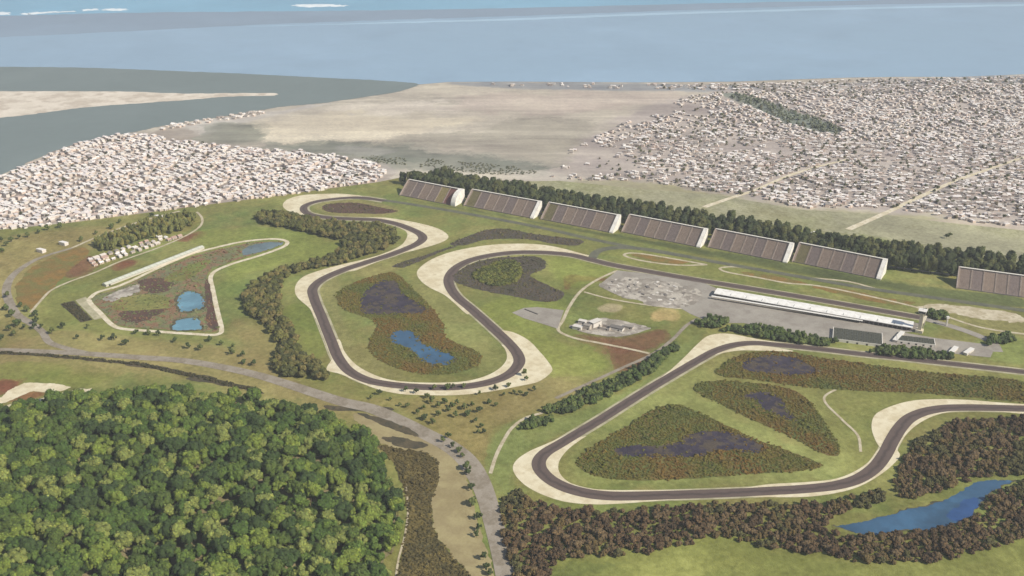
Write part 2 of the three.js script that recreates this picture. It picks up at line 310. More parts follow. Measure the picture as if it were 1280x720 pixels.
M.foam = ground(0xdde4e8, 0xcfdae2, 0xe8edf0, 90, { grain: 10 });
M.bright = water(0xa9c4d8, 0.4, 0.3, 160);
{ // the sea and the bay
  const coast = poly([[-900, 84], [0, 84], [100, 85], [200, 88.5], [300, 92], [400, 97], [480, 101], [525, 105.5], [560, 102.5], [640, 102], [800, 103], [920, 102], [1000, 99], [1060, 97], [1120, 96], [1200, 96], [1250, 94], [1300, 92], [2100, 90]]);
  tag(addMesh('sea', flat([...coast, [30000, coast.at(-1)[1]], [30000, -40000], [-30000, -40000], [-30000, coast[0][1]]], level(1)), M.sea), 'calm pale blue sea beyond the coast', 'sea', null, 'structure');
  sheet('bay', [[-700, 86], [0, 83.5], [100, 84.5], [200, 88], [300, 92], [400, 97], [480, 101], [522, 105], [500, 114], [450, 122], [400, 129], [355, 133], [312, 140], [250, 150], [200, 158], [168, 165], [130, 171], [84, 183], [40, 201], [0, 219], [-120, 260], [-500, 300]], 2, M.bay, 'dull grey green water of the bay around the sandbank', 'bay', { ragged: 2 });
  sheet('sandbank', [[-300, 113], [0, 114], [80, 114], [160, 114.5], [230, 117], [290, 116.5], [345, 117], [345, 119], [280, 121], [235, 125], [190, 128], [100, 135], [40, 143], [0, 147], [-300, 165]], 3, M.pale, 'long pale sandbank lying in the grey bay', 'sandbank', { ragged: 2 });
  sheet('outer_sea', [[-900, 30], [0, 21], [150, 17], [300, 15.5], [450, 14], [640, 11], [900, 5], [1280, -2], [2200, -14], [2600, -60], [640, -80], [-1400, -60]], 1.5, M.outer, 'brighter turquoise open sea beyond the shoal', 'sea', { ragged: 6 });
  sheet('shoal', [[-300, 26], [0, 20], [150, 16], [300, 14.5], [450, 13], [640, 10], [900, 4], [1280, -3], [1700, -8], [1700, -4], [1280, 2], [1000, 8], [800, 14.5], [640, 20], [480, 25], [320, 31], [160, 39], [0, 46.5], [-300, 60]], 2, M.shoal, 'long grey shoal under shallow sea water', 'shoal', { ragged: 6 });
  sheet('shoal', [[300, 33.5], [480, 28], [640, 23], [800, 17], [1000, 11], [1280, 5], [1500, 1], [1500, 3], [1280, 7.5], [1000, 13.5], [800, 19.5], [640, 25.5], [480, 29.5]], 3, M.bright, 'thin bright streak of calm water along the shoal', 'shoal', { ragged: 4 });
  for (const q of [[[366, 6.5], [400, 5], [436, 7], [405, 8.5], [376, 8.5]], [[28, 16.5], [60, 14.5], [98, 14], [66, 16], [30, 18.5]], [[0, 15], [12, 15], [10, 18], [0, 18]], [[104, 11.5], [120, 11], [121, 13], [105, 13.5]], [[130, 11], [156, 11], [155, 13], [131, 13]]])
    sheet('surf', q, 3, M.foam, 'white strip of surf breaking over the shoal', 'surf', { ragged: 9 }).userData.group = 'strips of surf on the sea';
}

// ---------------------------------------------------------------- setting: the circuit, its gravel, roads and ponds
const infield = [[480, 251], [450, 247], [420, 248.5], [396, 252], [382, 257], [379.5, 262], [386, 267.5], [405, 271.5], [435, 273.5], [470, 275], [492, 279], [512, 286], [525, 292.5], [528.5, 298], [522, 304.5], [495, 316], [460, 327.5], [428, 338], [402, 350], [391, 361], [393, 374], [402, 396], [414, 426], [424, 449], [438, 465], [460, 475.5], [485, 480.5], [510, 483], [545, 484.5], [572, 484], [597, 481], [621, 475], [639, 466], [649, 453], [647, 443], [637, 430], [617, 411], [590, 387], [570, 370], [561.5, 356], [561.5, 346], [570, 335], [588, 325.5], [615, 319], [648, 315.5], [685, 316], [715, 319], [740, 325], [765, 331], [800, 337.5], [842, 345], [880, 351.5], [930, 359.5], [1000, 371], [1070, 383], [1150, 397]];
const mainStraight = [[740, 323], [746, 315], [758, 311], [780, 309.5], [810, 312], [850, 319], [900, 328.5], [960, 339], [1020, 349.5], [1085, 360.5], [1180, 374], [1300, 391]];
const standRoad = [[440, 247.5], [480, 250.5], [530, 258], [600, 270], [680, 285.5], [740, 299], [790, 309], [850, 319.5]];
const coastLoop = [[1340, 512], [1280, 511], [1242, 510], [1210, 509.5], [1180, 510.5], [1155, 515], [1137, 523], [1125, 535], [1115, 551], [1105, 570], [1092, 586], [1072, 599], [1047, 606.5], [1010, 611], [960, 614], [920, 616], [850, 618.5], [800, 620], [762, 620], [735, 617], [707, 609.5], [687, 599], [675, 586], [674, 576], [682, 566], [700, 555], [725, 540], [750, 525], [780, 506], [812, 486], [850, 463.5], [875, 449], [895, 438.5], [917, 431.5], [942, 429], [975, 431.5], [1025, 436.5], [1080, 443], [1120, 447], [1160, 451.5], [1280, 465], [1340, 472]];

// gravel run-offs: the circuit's asphalt lies over their inner edges
const gravel = [
  ['wide pale gravel trap round the outside of the far hairpin', [[452, 245], [427, 242.3], [402, 242.5], [377, 244.2], [360, 249], [353.5, 256], [358, 262.5], [370, 266.5], [383, 269.5], [381, 263], [383, 256.5], [398, 251], [420, 248], [452, 246]]],
  ['pale gravel trap outside the fast bend beside the far hairpin', [[455, 272.5], [480, 272], [505, 275.5], [530, 280.5], [548, 286], [558, 292], [560.5, 296.5], [556, 301], [542, 306.5], [520, 312.5], [495, 319], [470, 328], [440, 339], [428, 338], [470, 325], [505, 313], [524, 303], [528, 298], [520, 290], [500, 281], [470, 275]]],
  ['pale gravel strip between tree belt and inner side of fast bend', [[467, 279], [485, 280], [504, 287], [509, 292], [507.5, 299], [500, 307.5], [478, 317.5], [460, 323], [430, 330], [400, 338], [380, 345.5], [371, 354], [368.5, 363], [372, 372], [387, 385.5], [395, 398], [398, 396], [390, 368], [390, 360], [402, 350], [428, 338], [480, 321], [515, 307], [527, 298], [518, 289], [495, 281]]],
  ['pale gravel apron along the outside of the bottom curve', [[394, 390], [402, 415], [413, 445], [414.5, 449], [408.5, 462.5], [425, 467.5], [445, 476], [470, 486], [500, 492.5], [532, 494], [570, 494], [602, 491], [625, 487.5], [650, 482.5], [672, 477.5], [687, 467.5], [690.5, 462], [685, 452], [675, 440], [660, 425], [640, 415], [620, 411.5], [612, 408], [636, 430], [648, 445], [649, 454], [638, 466], [620, 475], [597, 481], [570, 484], [530, 484], [485, 480], [455, 474], [435, 462], [422, 445], [412, 420], [400, 392]]],
  ['narrow gravel strip lining the inside of the bottom curve', [[423, 424], [431, 440], [444, 455], [460, 465], [482, 473.5], [505, 477], [545, 478.5], [582, 476.5], [607, 470], [625, 460], [633.5, 448], [631, 436], [627, 431], [640, 437], [648, 450], [640, 465], [622, 474], [597, 480], [570, 483], [510, 482], [470, 477], [440, 465], [426, 450], [416, 428]]],
  ['broad pale gravel crescent round the outside of the second loop', [[745, 322], [725, 316.5], [705, 311], [680, 306.2], [650, 304.6], [620, 305.6], [592, 309], [562, 315.5], [540, 324], [526, 333.5], [521, 341], [525, 350], [537, 359.5], [555, 368.5], [568, 379], [585, 393], [588, 388], [571, 371], [562, 357], [562, 346], [571, 335], [588, 325.5], [615, 319], [648, 315.5], [690, 316], [720, 320]]],
  ['pale gravel wedge outside the bend below the pit building', [[820, 478.5], [840, 461], [857, 445], [872, 430], [885, 420], [900, 417], [917, 418], [940, 422.5], [975, 428.5], [1030, 434.5], [1060, 439], [1025, 438], [975, 433], [942, 430], [917, 432], [895, 439], [875, 450], [824, 479.5]]],
  ['thin gravel sliver inside the bend below the pit building', [[892, 444], [912, 437], [940, 431.5], [962, 433.5], [992, 439], [955, 438.5], [925, 438.2], [905, 441]]],
  ['wide pale gravel trap round the outside of the near hairpin', [[742, 526], [715, 540], [685, 554], [660, 565], [645, 576], [641, 585], [645, 595], [657, 607], [676, 617.5], [705, 627], [740, 630.5], [775, 629.7], [825, 626], [875, 622.5], [920, 620.5], [960, 621.5], [1010, 621], [1047, 616], [1072, 609], [1095, 597], [1115, 582], [1125, 569], [1122, 562], [1130, 547], [1145, 532], [1170, 519], [1200, 513.5], [1240, 514], [1290, 517], [1290, 511], [1210, 509.5], [1155, 515], [1125, 535], [1105, 570], [1085, 592], [1047, 606], [960, 614], [850, 618], [762, 620], [707, 609], [675, 586], [675, 576], [700, 555]]],
  ['gravel strip lining the inside of the near hairpin', [[733, 545], [727, 549], [710, 562], [699, 577], [699, 590], [710, 602], [730, 609.5], [755, 612.3], [812, 612.5], [920, 611], [960, 605.5], [1010, 602.5], [1042, 599], [1065, 591], [1085, 578], [1101, 560], [1108, 562], [1090, 587], [1047, 606], [960, 613], [850, 618], [762, 619], [707, 609], [680, 592], [677, 574], [700, 556]]],
  ['pale gravel trap outside the bend beside the brown scrub', [[1101, 560], [1092, 545], [1089.5, 530], [1095, 517.5], [1115, 507.5], [1140, 501], [1172, 499], [1210, 500], [1247, 503], [1300, 508], [1300, 511], [1210, 509.5], [1155, 515], [1137, 523], [1122, 540], [1108, 563]]],
];
for (const [label, p] of gravel) sheet('gravel_trap', p, 2, M.gravel, label, 'gravel trap');
ribbon('track_verge', infield.slice(0, 44), 20.5, 1, M.verge, 'pale dusty verge along the infield asphalt', 'verge');
ribbon('track_verge', infield.slice(43), 20, 1, M.verge, 'pale dusty verge along the asphalt running to the pit lane', 'verge');
ribbon('track_verge', coastLoop, 19, 1, M.verge, 'pale dusty verge along the near hairpin asphalt', 'verge');
// racing asphalt with a rubbered line: dark streaks that run along the track
{
  const t = tex(256, 256, (x, y) => {
    const u = x / 256, v = y / 256, line = Math.exp(-(((v - 0.5 + (nz(NB, u, 0.2) - 0.5) * 0.25) / 0.13) ** 2)), g = (nz(NC, u * 3, v) - 0.5) * 16, s = (nz(NC, u * 0.5, v * 2) - 0.5) * 14;
    const c = mix3([94, 80, 74], [68, 57, 55], clamp(line * 0.8)); return [c[0] + g + s, c[1] + g + s, c[2] + g + s];
  });
  t.repeat.set(1 / 90, 1 / 15); t.offset.set(0, 0.5);
  M.racing = new THREE.MeshStandardMaterial({ map: t, roughness: 1 });
}
ribbon('race_track', infield, [11, 13, 14.5, 15, 15, 14, 14, 14, 15, 15, 15, 15, 15, 14], 4, M.racing, 'dark asphalt race track winding through the infield loops', 'race track');
ribbon('race_track', coastLoop, [14, 14.5, 15, 14.5, 14, 15.5, 15, 13, 12.5, 13, 12, 12], 4, M.racing, 'dark asphalt race track round the near hairpin and brown scrub', 'race track');
ribbon('race_track', mainStraight, [14, 14, 12, 11, 11, 11], 3, M.oldAsphalt, 'grey main straight in front of the grandstands', 'race track');
ribbon('race_track', standRoad, [10, 11, 11, 10], 3, M.oldAsphalt, 'grey link of track from far hairpin to the grandstands', 'race track');

// dry loops on the strip between the straight and the pit lane
ribbon('dirt_path', [[1290, 419], [1225, 409], [1160, 388], [1090, 371], [1020, 357], [985, 354], [950, 347.5], [905, 339], [900, 335.5], [915, 333.5], [950, 338], [1000, 346], [1060, 352], [1100, 362], [1150, 371]], 4.5, 2, M.path, 'pale worn loop path beside the grey main straight', 'path');
ribbon('dirt_path', [[884, 331], [850, 331.5], [815, 328], [788, 322.5], [780, 318.5], [786, 316.5], [800, 317], [850, 325], [884, 331]], 4.5, 2, M.path, 'pale oval loop path inside the link hairpin', 'path');
sheet('bare_patch', [[790, 318], [805, 317.5], [835, 323], [860, 327.5], [850, 330], [820, 327.5]], 1, M.field, 'brown oval of rough ground inside pale loop', 'bare ground', { ragged: 1.5 });
sheet('bare_patch', [[925, 340], [960, 343], [1000, 352], [1010, 355], [975, 352], [940, 346]], 1, M.field, 'long brown strip of rough ground beside the straight', 'bare ground', { ragged: 1.5 });
sheet('bare_patch', [[1015, 358], [1050, 360], [1100, 371], [1145, 378], [1120, 381], [1060, 370]], 1, M.field, 'brown strip of rough ground above the pit roof', 'bare ground', { ragged: 1.5 });
sheet('bare_patch', [[1145, 384], [1180, 380], [1230, 386], [1280, 396], [1280, 402], [1230, 399], [1190, 392], [1160, 391]], 1, M.path, 'pale scraped ground beside the control tower', 'bare ground', { ragged: 2.5 });

// roads
ribbon('access_road', [[-60, 437], [0, 437.5], [75, 440.5], [112, 442.5], [175, 447], [225, 450.5], [275, 458.5], [320, 468.5], [357, 479.5], [395, 492], [428, 502.5], [465, 511], [500, 526], [535, 544], [562, 558], [582, 574], [596, 594], [606, 616], [616, 650], [626, 690], [634, 730], [642, 780]], [9, 11, 12, 13, 14, 16, 18, 19, 21, 22, 19, 18, 18], 3, M.road, 'wide pale service road curving past the forest', 'road');
ribbon('access_road', [[112, 442], [85, 436], [62, 428], [53, 415], [40, 405], [22, 394], [12, 378], [8, 362], [14, 347], [28, 334.5], [50, 322.5], [90, 310]], [8, 9, 10, 12, 12, 10, 6], 3, M.road, 'pale dirt road round the olive brown field', 'road');
ribbon('dirt_path', [[38, 391], [50, 377], [64, 363], [85, 353], [118, 341], [150, 327], [200, 309], [232, 295], [249, 284], [253, 277], [251, 270], [246, 265]], 4, 3, M.path, 'narrow dirt path past the row of small white houses', 'path');
ribbon('dirt_path', [[90, 310], [120, 297], [160, 282], [200, 270], [225, 264]], 5, 3, M.path, 'faint dirt path behind the grove of slim trees', 'path');
ribbon('dirt_path', [[772, 338], [748, 349], [727, 363], [712, 383], [704, 400], [698, 413], [716, 422], [750, 429], [790, 437], [812, 442]], 4.5, 3, M.path, 'pale dirt track round the gutted depot', 'path');
ribbon('dirt_path', [[872, 398], [858, 407], [840, 425], [815, 443], [780, 459], [745, 475], [710, 491], [695, 498]], 5, 3, M.road, 'pale track along the green hedge', 'path');
ribbon('dirt_path', [[678, 516], [656, 523], [640, 535], [630, 550], [620, 570], [613, 592]], 4, 3, M.path, 'curved pale path down to the service road', 'path');
ribbon('dirt_path', [[730, 365], [760, 373], [800, 380], [840, 385], [870, 387]], 3.5, 3, M.path, 'thin dirt path across the depot grass', 'path');
ribbon('dirt_path', [[1050, 484], [1030, 498], [1052, 524], [1072, 544], [1076, 565]], 3, 2, M.path, 'thin worn path between marsh and gravel trap', 'path');
ribbon('dirt_path', [[507, 605], [510, 640], [506, 670], [498, 700], [494, 730]], 2, 3, M.path, 'thin pale footpath at the foot of the forest', 'path');
ribbon('dirt_path', [[1110, 333], [1140, 337], [1170, 341], [1200, 345]], 5, 2, M.palePath, 'pale path in the gap between two grandstands', 'path');
ribbon('dirt_path', [[880, 259], [912, 248], [943, 238], [985, 220], [1020, 209], [1060, 199]], [10, 9, 8, 6], 2, M.palePath, 'pale straight road into the far town from the tree row', 'path');
ribbon('dirt_path', [[1060, 287], [1085, 276], [1112, 264], [1150, 246], [1190, 228], [1240, 210], [1300, 190]], [11, 10, 9, 7], 2, M.palePath, 'pale straight road through the far town past the meadow', 'path');
ribbon('lagoon_path', [[111, 374], [121, 366], [150, 357], [200, 334], [240, 317.5], [270, 309.5], [300, 302.8], [325, 299.7], [347, 299], [358.5, 302], [357.5, 306.5], [345, 312.5], [320, 321], [290, 330], [269, 339], [263.5, 346], [266, 362], [272, 390], [277, 412], [276, 416], [270, 418.5], [240, 417.5], [190, 414], [150, 410.5], [140, 406], [125, 391], [113, 379], [111, 374]], 6.5, 3, M.palePath, 'cream path running right round the polygonal lagoon', 'path');
ribbon('access_road', [[1150, 397], [1175, 404], [1205, 413], [1240, 428], [1248, 440]], 12, 3, M.concrete, 'grey ramp leading down from the control tower', 'road');

// sheets of other ground
sheet('sand_patch', [[-30, 505], [0, 496], [15, 486], [32, 478.5], [62, 479.5], [88, 484], [66, 490.5], [40, 490], [18, 498], [0, 505]], 2, M.gravel, 'bare pale sand patch at the forest edge', 'sand', { ragged: 1.5 });
sheet('sand_patch', [[0, 509], [30, 502], [60, 496], [90, 488], [112, 485.5], [111, 490], [80, 496], [50, 503], [20, 510]], 2, M.palePath, 'thin tongue of pale sand under the forest trees', 'sand', { ragged: 1.5 });
sheet('brown_field', [[20, 372], [22, 355], [37, 336], [65, 321], [100, 309], [112, 316], [90, 334], [72, 353], [40, 386], [27, 384]], 2, M.field, 'olive brown field inside the curve of dirt road', 'field', { ragged: 1.5 });
sheet('dry_riverbed', [[535, 566], [562, 562], [578, 584], [586, 604], [593, 628], [597, 652], [609, 690], [618, 722], [618, 760], [600, 760], [587, 720], [565, 695], [547, 670], [539, 648], [539, 627], [546, 600], [545, 580]], 2, M.tan, 'smooth tan riverbed beside the service road', 'riverbed', { ragged: 1.5 });
sheet('dry_riverbed', [[440, 517], [480, 522], [515, 540], [548, 560], [540, 568], [510, 563], [480, 556], [455, 535]], 2, M.tan, 'pale silty flat between forest and road', 'riverbed', { ragged: 2 });
sheet('ditch', [[-30, 438.5], [0, 439.5], [45, 441.5], [82, 445], [125, 449.5], [175, 454], [212, 460], [240, 467], [262, 471], [260, 475], [235, 470], [200, 463], [150, 455], [90, 449], [40, 444.5], [-30, 441]], 2, M.ditch, 'dark overgrown ditch along the pale service road', 'ditch', { ragged: 1.2 });
sheet('ditch', [[232, 473], [250, 469], [280, 476], [325, 487], [330, 492], [285, 483], [250, 477]], 2, M.ditch, 'short dark ditch near the forest corner', 'ditch', { ragged: 1.2 });
sheet('ditch', [[405, 507], [440, 508.5], [490, 509.5], [492, 512.5], [440, 514], [412, 512]], 2, M.ditch, 'dark culvert line crossing beside the service road', 'ditch', { ragged: 0.8 });
sheet('ditch', [[448, 516], [480, 524], [512, 537], [525, 546], [505, 542], [475, 530]], 3, M.ditch, 'dark slanting streak of painted shade on the pale silt', 'ditch', { ragged: 1 });  // shade lying across the silt, painted as a dark strip
sheet('ditch', [[478, 546], [505, 548], [535, 556], [520, 560], [490, 556]], 3, M.ditch, 'dark patch of painted shade above the brown marsh', 'ditch', { ragged: 1.5 });  // shadow above the marsh, laid down as a dark coloured sheet
const marshes = [
  ['marsh', M.marsh, 'orange and olive marsh round a blue pond in the first loop', [[480, 342], [460, 347.5], [440, 355], [423, 365], [421, 373], [428, 385], [440, 391], [460, 397.5], [470, 405], [465, 420], [460, 435], [470, 447], [495, 460], [532, 468], [570, 466], [595, 457.5], [602, 447.5], [592, 437.5], [570, 429], [556, 420], [555, 407], [545, 392], [532, 376], [518, 363], [505, 350], [492, 341]]],
  ['marsh', M.marsh, 'orange marsh triangle with dark open water inside near hairpin', [[721, 580], [730, 567], [750, 552], [780, 535], [807, 517], [830, 507.5], [850, 506], [870, 514], [895, 526], [920, 538], [945, 549], [975, 560], [1000, 570], [1027, 582], [1005, 588.5], [960, 591], [920, 594], [860, 598], [800, 600], [765, 599], [740, 593]]],
  ['marsh', M.marsh, 'middle orange marsh wedge with a small dark pool', [[866, 485], [875, 479], [900, 476], [930, 478], [960, 481], [990, 487.5], [1007, 497], [1025, 520], [1040, 542], [1048, 557], [1046, 569], [1030, 567], [1000, 552], [960, 533], [920, 515], [890, 500], [872, 491]]],
  ['marsh', M.marsh, 'long orange marsh strip under the pit lane hedge', [[895, 465], [905, 455], [925, 444], [955, 440], [990, 441], [1020, 446], [1060, 452], [1100, 457.5], [1160, 465.5], [1290, 480], [1300, 501], [1210, 496], [1150, 491.5], [1060, 487.5], [1010, 484], [960, 477], [930, 473], [900, 470]]],
  ['marsh', M.darkMarsh, 'brown marsh of low tussocks between forest and riverbed', [[472, 556], [500, 561], [535, 567], [546, 577], [547, 600], [540, 625], [539, 650], [549, 675], [568, 700], [590, 724], [600, 760], [485, 760], [497, 715], [504, 685], [509, 652], [505, 615], [495, 585], [480, 565]]],
  ['marsh', M.blackMud, 'dark marsh with a green island in the second loop', [[570, 341], [587, 331], [610, 324], [640, 321], [670, 321], [682, 327], [680, 336], [662, 344], [670, 349], [690, 359], [704, 366], [700, 375], [680, 377.5], [650, 372], [617, 366], [587, 359], [569, 352]]],
  ['marsh', M.blackMud, 'dark marsh strip beside the grey link track', [[562, 306], [585, 295], [610, 287], [635, 286], [660, 291], [690, 295.5], [720, 299], [730, 302], [720, 306.5], [695, 305], [660, 299], [635, 298.5], [605, 300], [582, 306]]],
  ['marsh', M.blackMud, 'thin dark marsh furrow between the two loops', [[490, 333.5], [510, 325], [535, 318], [558, 310], [572, 307], [545, 317.5], [520, 328], [505, 334]]],
  ['marsh', M.redMarsh, 'dark reddish marsh oval inside the far hairpin', [[403, 257.5], [420, 254], [445, 253.5], [470, 258.5], [496, 264], [480, 267], [440, 266.5], [412, 265]]],
  ['marsh', M.mixedMarsh, 'patchy brown and green marsh inside the polygonal lagoon path', [[116, 374], [124, 368], [150, 360], [200, 337.5], [240, 321], [270, 312.5], [300, 306], [325, 302.5], [345, 302], [354, 304], [342, 310], [318, 318], [288, 327.5], [265, 336], [258, 345], [261, 362], [267, 390], [272, 413], [240, 413.5], [190, 410.5], [152, 407], [143, 402], [128, 387.5]]],
];
const marshPolys = marshes.map(([name, m, label, p]) => { sheet(name, p, 2, m, label, 'marsh', { ragged: 1.2 }); return smoothClosed(poly(p)); });
const pools = [
  [M.mud, 'dark purple mud pool above the blue pond in first loop', [[460, 360], [475, 351.5], [495, 351], [502, 364], [520, 377], [536, 390], [505, 393], [480, 393.5], [455, 392], [450, 380], [453, 367]]],
  [M.pond, 'blue pond among orange reeds in the first loop', [[487, 420], [495, 413], [507, 412.5], [522, 419], [528, 428], [545, 436], [565, 444], [570, 449], [557, 455], [540, 456], [525, 450], [512, 437], [492, 429]]],
  [M.mud, 'dark purple open water in the orange marsh triangle', [[765, 562], [785, 556], [817, 556.5], [845, 554], [862, 542], [880, 537.5], [915, 541], [940, 549], [957, 560], [945, 566], [920, 563.5], [895, 565], [865, 573], [825, 570], [795, 572], [772, 569]]],
  [M.mud, 'small dark pool in the middle marsh wedge', [[922, 496], [942, 490], [960, 490], [975, 497], [985, 512], [997, 527], [980, 522], [955, 512], [945, 500]]],
  [M.mud, 'dark purple pool at the head of the long marsh strip', [[925, 455], [945, 446], [970, 444], [995, 447.5], [1017, 457.5], [1025, 464], [1000, 469], [962, 467.5], [930, 462]]],
  [M.pond, 'long blue pond sunk in the brown scrub', [[1040, 657], [1060, 655], [1085, 650], [1120, 640.5], [1160, 632], [1185, 624], [1202, 611], [1225, 601.5], [1257, 599], [1264, 601], [1246, 610], [1230, 622], [1218, 638], [1202, 650], [1185, 656], [1160, 661], [1120, 665], [1085, 668], [1055, 663]]],
  [M.lagoon, 'upper blue pool of the polygonal lagoon', [[223, 372], [231, 364.5], [247, 366], [254, 374], [252.5, 385], [240, 388], [226, 388.5], [223, 380]]],
  [M.lagoon, 'lower blue pool of the polygonal lagoon', [[215, 409], [224, 400], [239, 397.5], [250.5, 403], [249, 412], [235, 413], [222, 412.5]]],
  [M.greyPond, 'grey pool in the narrow end of the polygonal lagoon', [[304, 311], [322, 304.5], [342, 303], [353, 304.5], [340, 310.5], [318, 317], [305, 318]]],
  [M.yard, 'grey silted strip beside the white shed', [[130, 373], [150, 362], [174, 356], [176, 362], [160, 370], [138, 377]]],
];
const poolPolys = pools.map(([m, label, p]) => {
  if (m === M.pond || m === M.lagoon) {                        // a wet muddy margin round the open water
    const cx = p.reduce((t, q) => t + q[0], 0) / p.length, cy = p.reduce((t, q) => t + q[1], 0) / p.length;
    sheet('mud_margin', p.map(([x, y]) => { const d = Math.hypot(x - cx, y - cy); return [cx + (x - cx) * (1 + 3 / d), cy + (y - cy) * (1 + 1.6 / d)]; }), 2.5, M.wetEdge, 'wet muddy margin of the ' + label, 'mud', { ragged: 2.6 });
  } sheet('pond', p, 3, m, label, 'pond', { ragged: 2 }); return smoothClosed(poly(p)); });
sheet('pond', [[1182, 645], [1196, 634], [1205, 625], [1222, 622], [1222, 634], [1210, 646], [1196, 651]], 4, M.deepPond, 'deep indigo end of the long blue pond', 'pond', { ragged: 1.5 });
sheet('bare_patch', [[175, 350], [200, 348], [215, 352], [212, 362], [195, 366], [177, 362]], 3, M.redMarsh, 'red brown earth patch in the lagoon marsh', 'bare ground', { ragged: 2 });
sheet('bare_patch', [[150, 390], [175, 386], [205, 386], [195, 394], [178, 402], [158, 402]], 3, M.redMarsh, 'red brown earth patch beside the lower lagoon pool', 'bare ground', { ragged: 2 });
sheet('bare_patch', [[259, 348], [263, 362], [268, 390], [271, 412], [262, 410], [258, 380], [256, 356]], 3, M.redMarsh, 'red brown margin under the lagoon path', 'bare ground', { ragged: 0.8 });
sheet('turf', [[140, 378], [165, 370], [195, 368], [213, 375], [208, 385], [180, 387], [150, 389], [140, 385]], 3, M.grass, 'smooth green turf island in the lagoon marsh', 'grass', { ragged: 1.5 });
sheet('turf', [[205, 350], [240, 330], [262, 325], [250, 340], [225, 352]], 3, M.grass, 'green turf tongue in the lagoon marsh', 'grass', { ragged: 2 });
sheet('turf', [[1036, 655], [1060, 648], [1100, 640], [1140, 628], [1170, 620], [1195, 606], [1230, 597], [1262, 595], [1272, 600], [1230, 615], [1210, 640], [1120, 668], [1050, 668]], 1, M.grass, 'bright grass bank of the long blue pond', 'grass', { ragged: 2 });
sheet('green_island', [[590, 345], [610, 332], [635, 325], [650, 332], [645, 352], [622, 358], [600, 352]], 3, M.marsh, 'green island of brush in the dark marsh', 'grass', { ragged: 2 });
sheet('planted_bed', [[75, 380], [92, 376], [116, 400], [101, 403]], 2, M.ditch, 'dark planted bed beside the lagoon corner', 'planting', { smooth: false });
sheet('gravel_strip', [[94, 375.5], [107, 371], [131, 397], [118, 400]], 2, M.verge, 'pale strip of ground beside the dark planted bed', 'ground', { smooth: false });
// paved aprons
sheet('apron', [[772, 338], [800, 341], [880, 354], [897, 361], [1148, 404], [1152, 414], [1130, 416], [1172, 423], [1245, 432], [1238, 447], [1180, 441], [1105, 431], [1040, 426], [985, 417], [930, 404], [905, 404], [880, 400], [862, 392], [845, 382], [800, 376], [765, 366], [748, 357]], 2, M.concrete, 'wide grey concrete apron round the pit building', 'apron', { smooth: false });
sheet('apron', [[752, 356], [765, 348], [800, 348], [850, 355], [875, 364], [870, 378], [845, 385], [800, 377], [770, 368]], 3, M.yard, 'broken rubble strewn part of the concrete apron', 'apron', { ragged: 3 });
sheet('apron', [[640, 391], [655, 385], [672, 384], [705, 388], [697, 411], [675, 404], [655, 398]], 2, M.concrete, 'grey concrete pad beside the dark marsh', 'apron', { smooth: false });
sheet('apron', [[712, 408], [735, 400], [760, 398], [795, 405], [812, 410], [770, 421], [730, 415]], 2, M.yard, 'rubble floor under the gutted depot', 'apron', { ragged: 1.5 });

// ---------------------------------------------------------------- the hill under the forest
const forestPix = [[-120, 540], [-40, 516], [0, 520], [40, 512], [100, 500], [180, 497], [260, 498], [320, 504], [380, 516], [430, 536], [462, 560], [484, 590], [494, 620], [500, 648], [497, 676], [488, 705], [484, 735], [480, 800], [-160, 800]];
const forestPoly = smoothClosed(poly(forestPix));
function edgeDistance(p, x, z) { let d = 1e9; for (let i = 0, j = p.length - 1; i < p.length; j = i++) { const [ax, az] = p[j], [bx, bz] = p[i], ex = bx - ax, ez = bz - az, t = clamp(((x - ax) * ex + (z - az) * ez) / (ex * ex + ez * ez)); d = Math.min(d, Math.hypot(x - ax - ex * t, z - az - ez * t)); } return d; }
function hillHeight(x, z) { if (!inside(forestPoly, x, z)) return -1; const e = edgeDistance(forestPoly, x, z), t = clamp(e / 130); return 16 * t * t * (3 - 2 * t) + 7 * t * (nz(NA, x / 300, z / 300) - 0.3); }
{
  const [a, b, c, d] = bounds(forestPoly), g = new THREE.PlaneGeometry(b - a, d - c, 60, 40); g.rotateX(-Math.PI / 2); g.translate((a + b) / 2, 0, (c + d) / 2);
  const p = g.attributes.position; for (let i = 0; i < p.count; i++) p.setY(i, hillHeight(p.getX(i), p.getZ(i)) + 0.0);
  const uv = g.attributes.uv; for (let i = 0; i < p.count; i++) uv.setXY(i, p.getX(i), p.getZ(i));
  g.computeVertexNormals();
  tag(addMesh('hill', g, ground(0x7d7350, 0x746c4a, 0x867a58, 60, { grain: 14 })), 'low wooded hill under the dense green forest', 'hill', null, 'structure');
}

// ---------------------------------------------------------------- trees and shrubs
function soup(parts) {
  const g = new THREE.BufferGeometry();
  g.setAttribute('position', new THREE.Float32BufferAttribute(parts.pos, 3)); g.setAttribute('normal', new THREE.Float32BufferAttribute(parts.nor, 3)); g.setAttribute('color', new THREE.Float32BufferAttribute(parts.col, 3));
  return g;
}
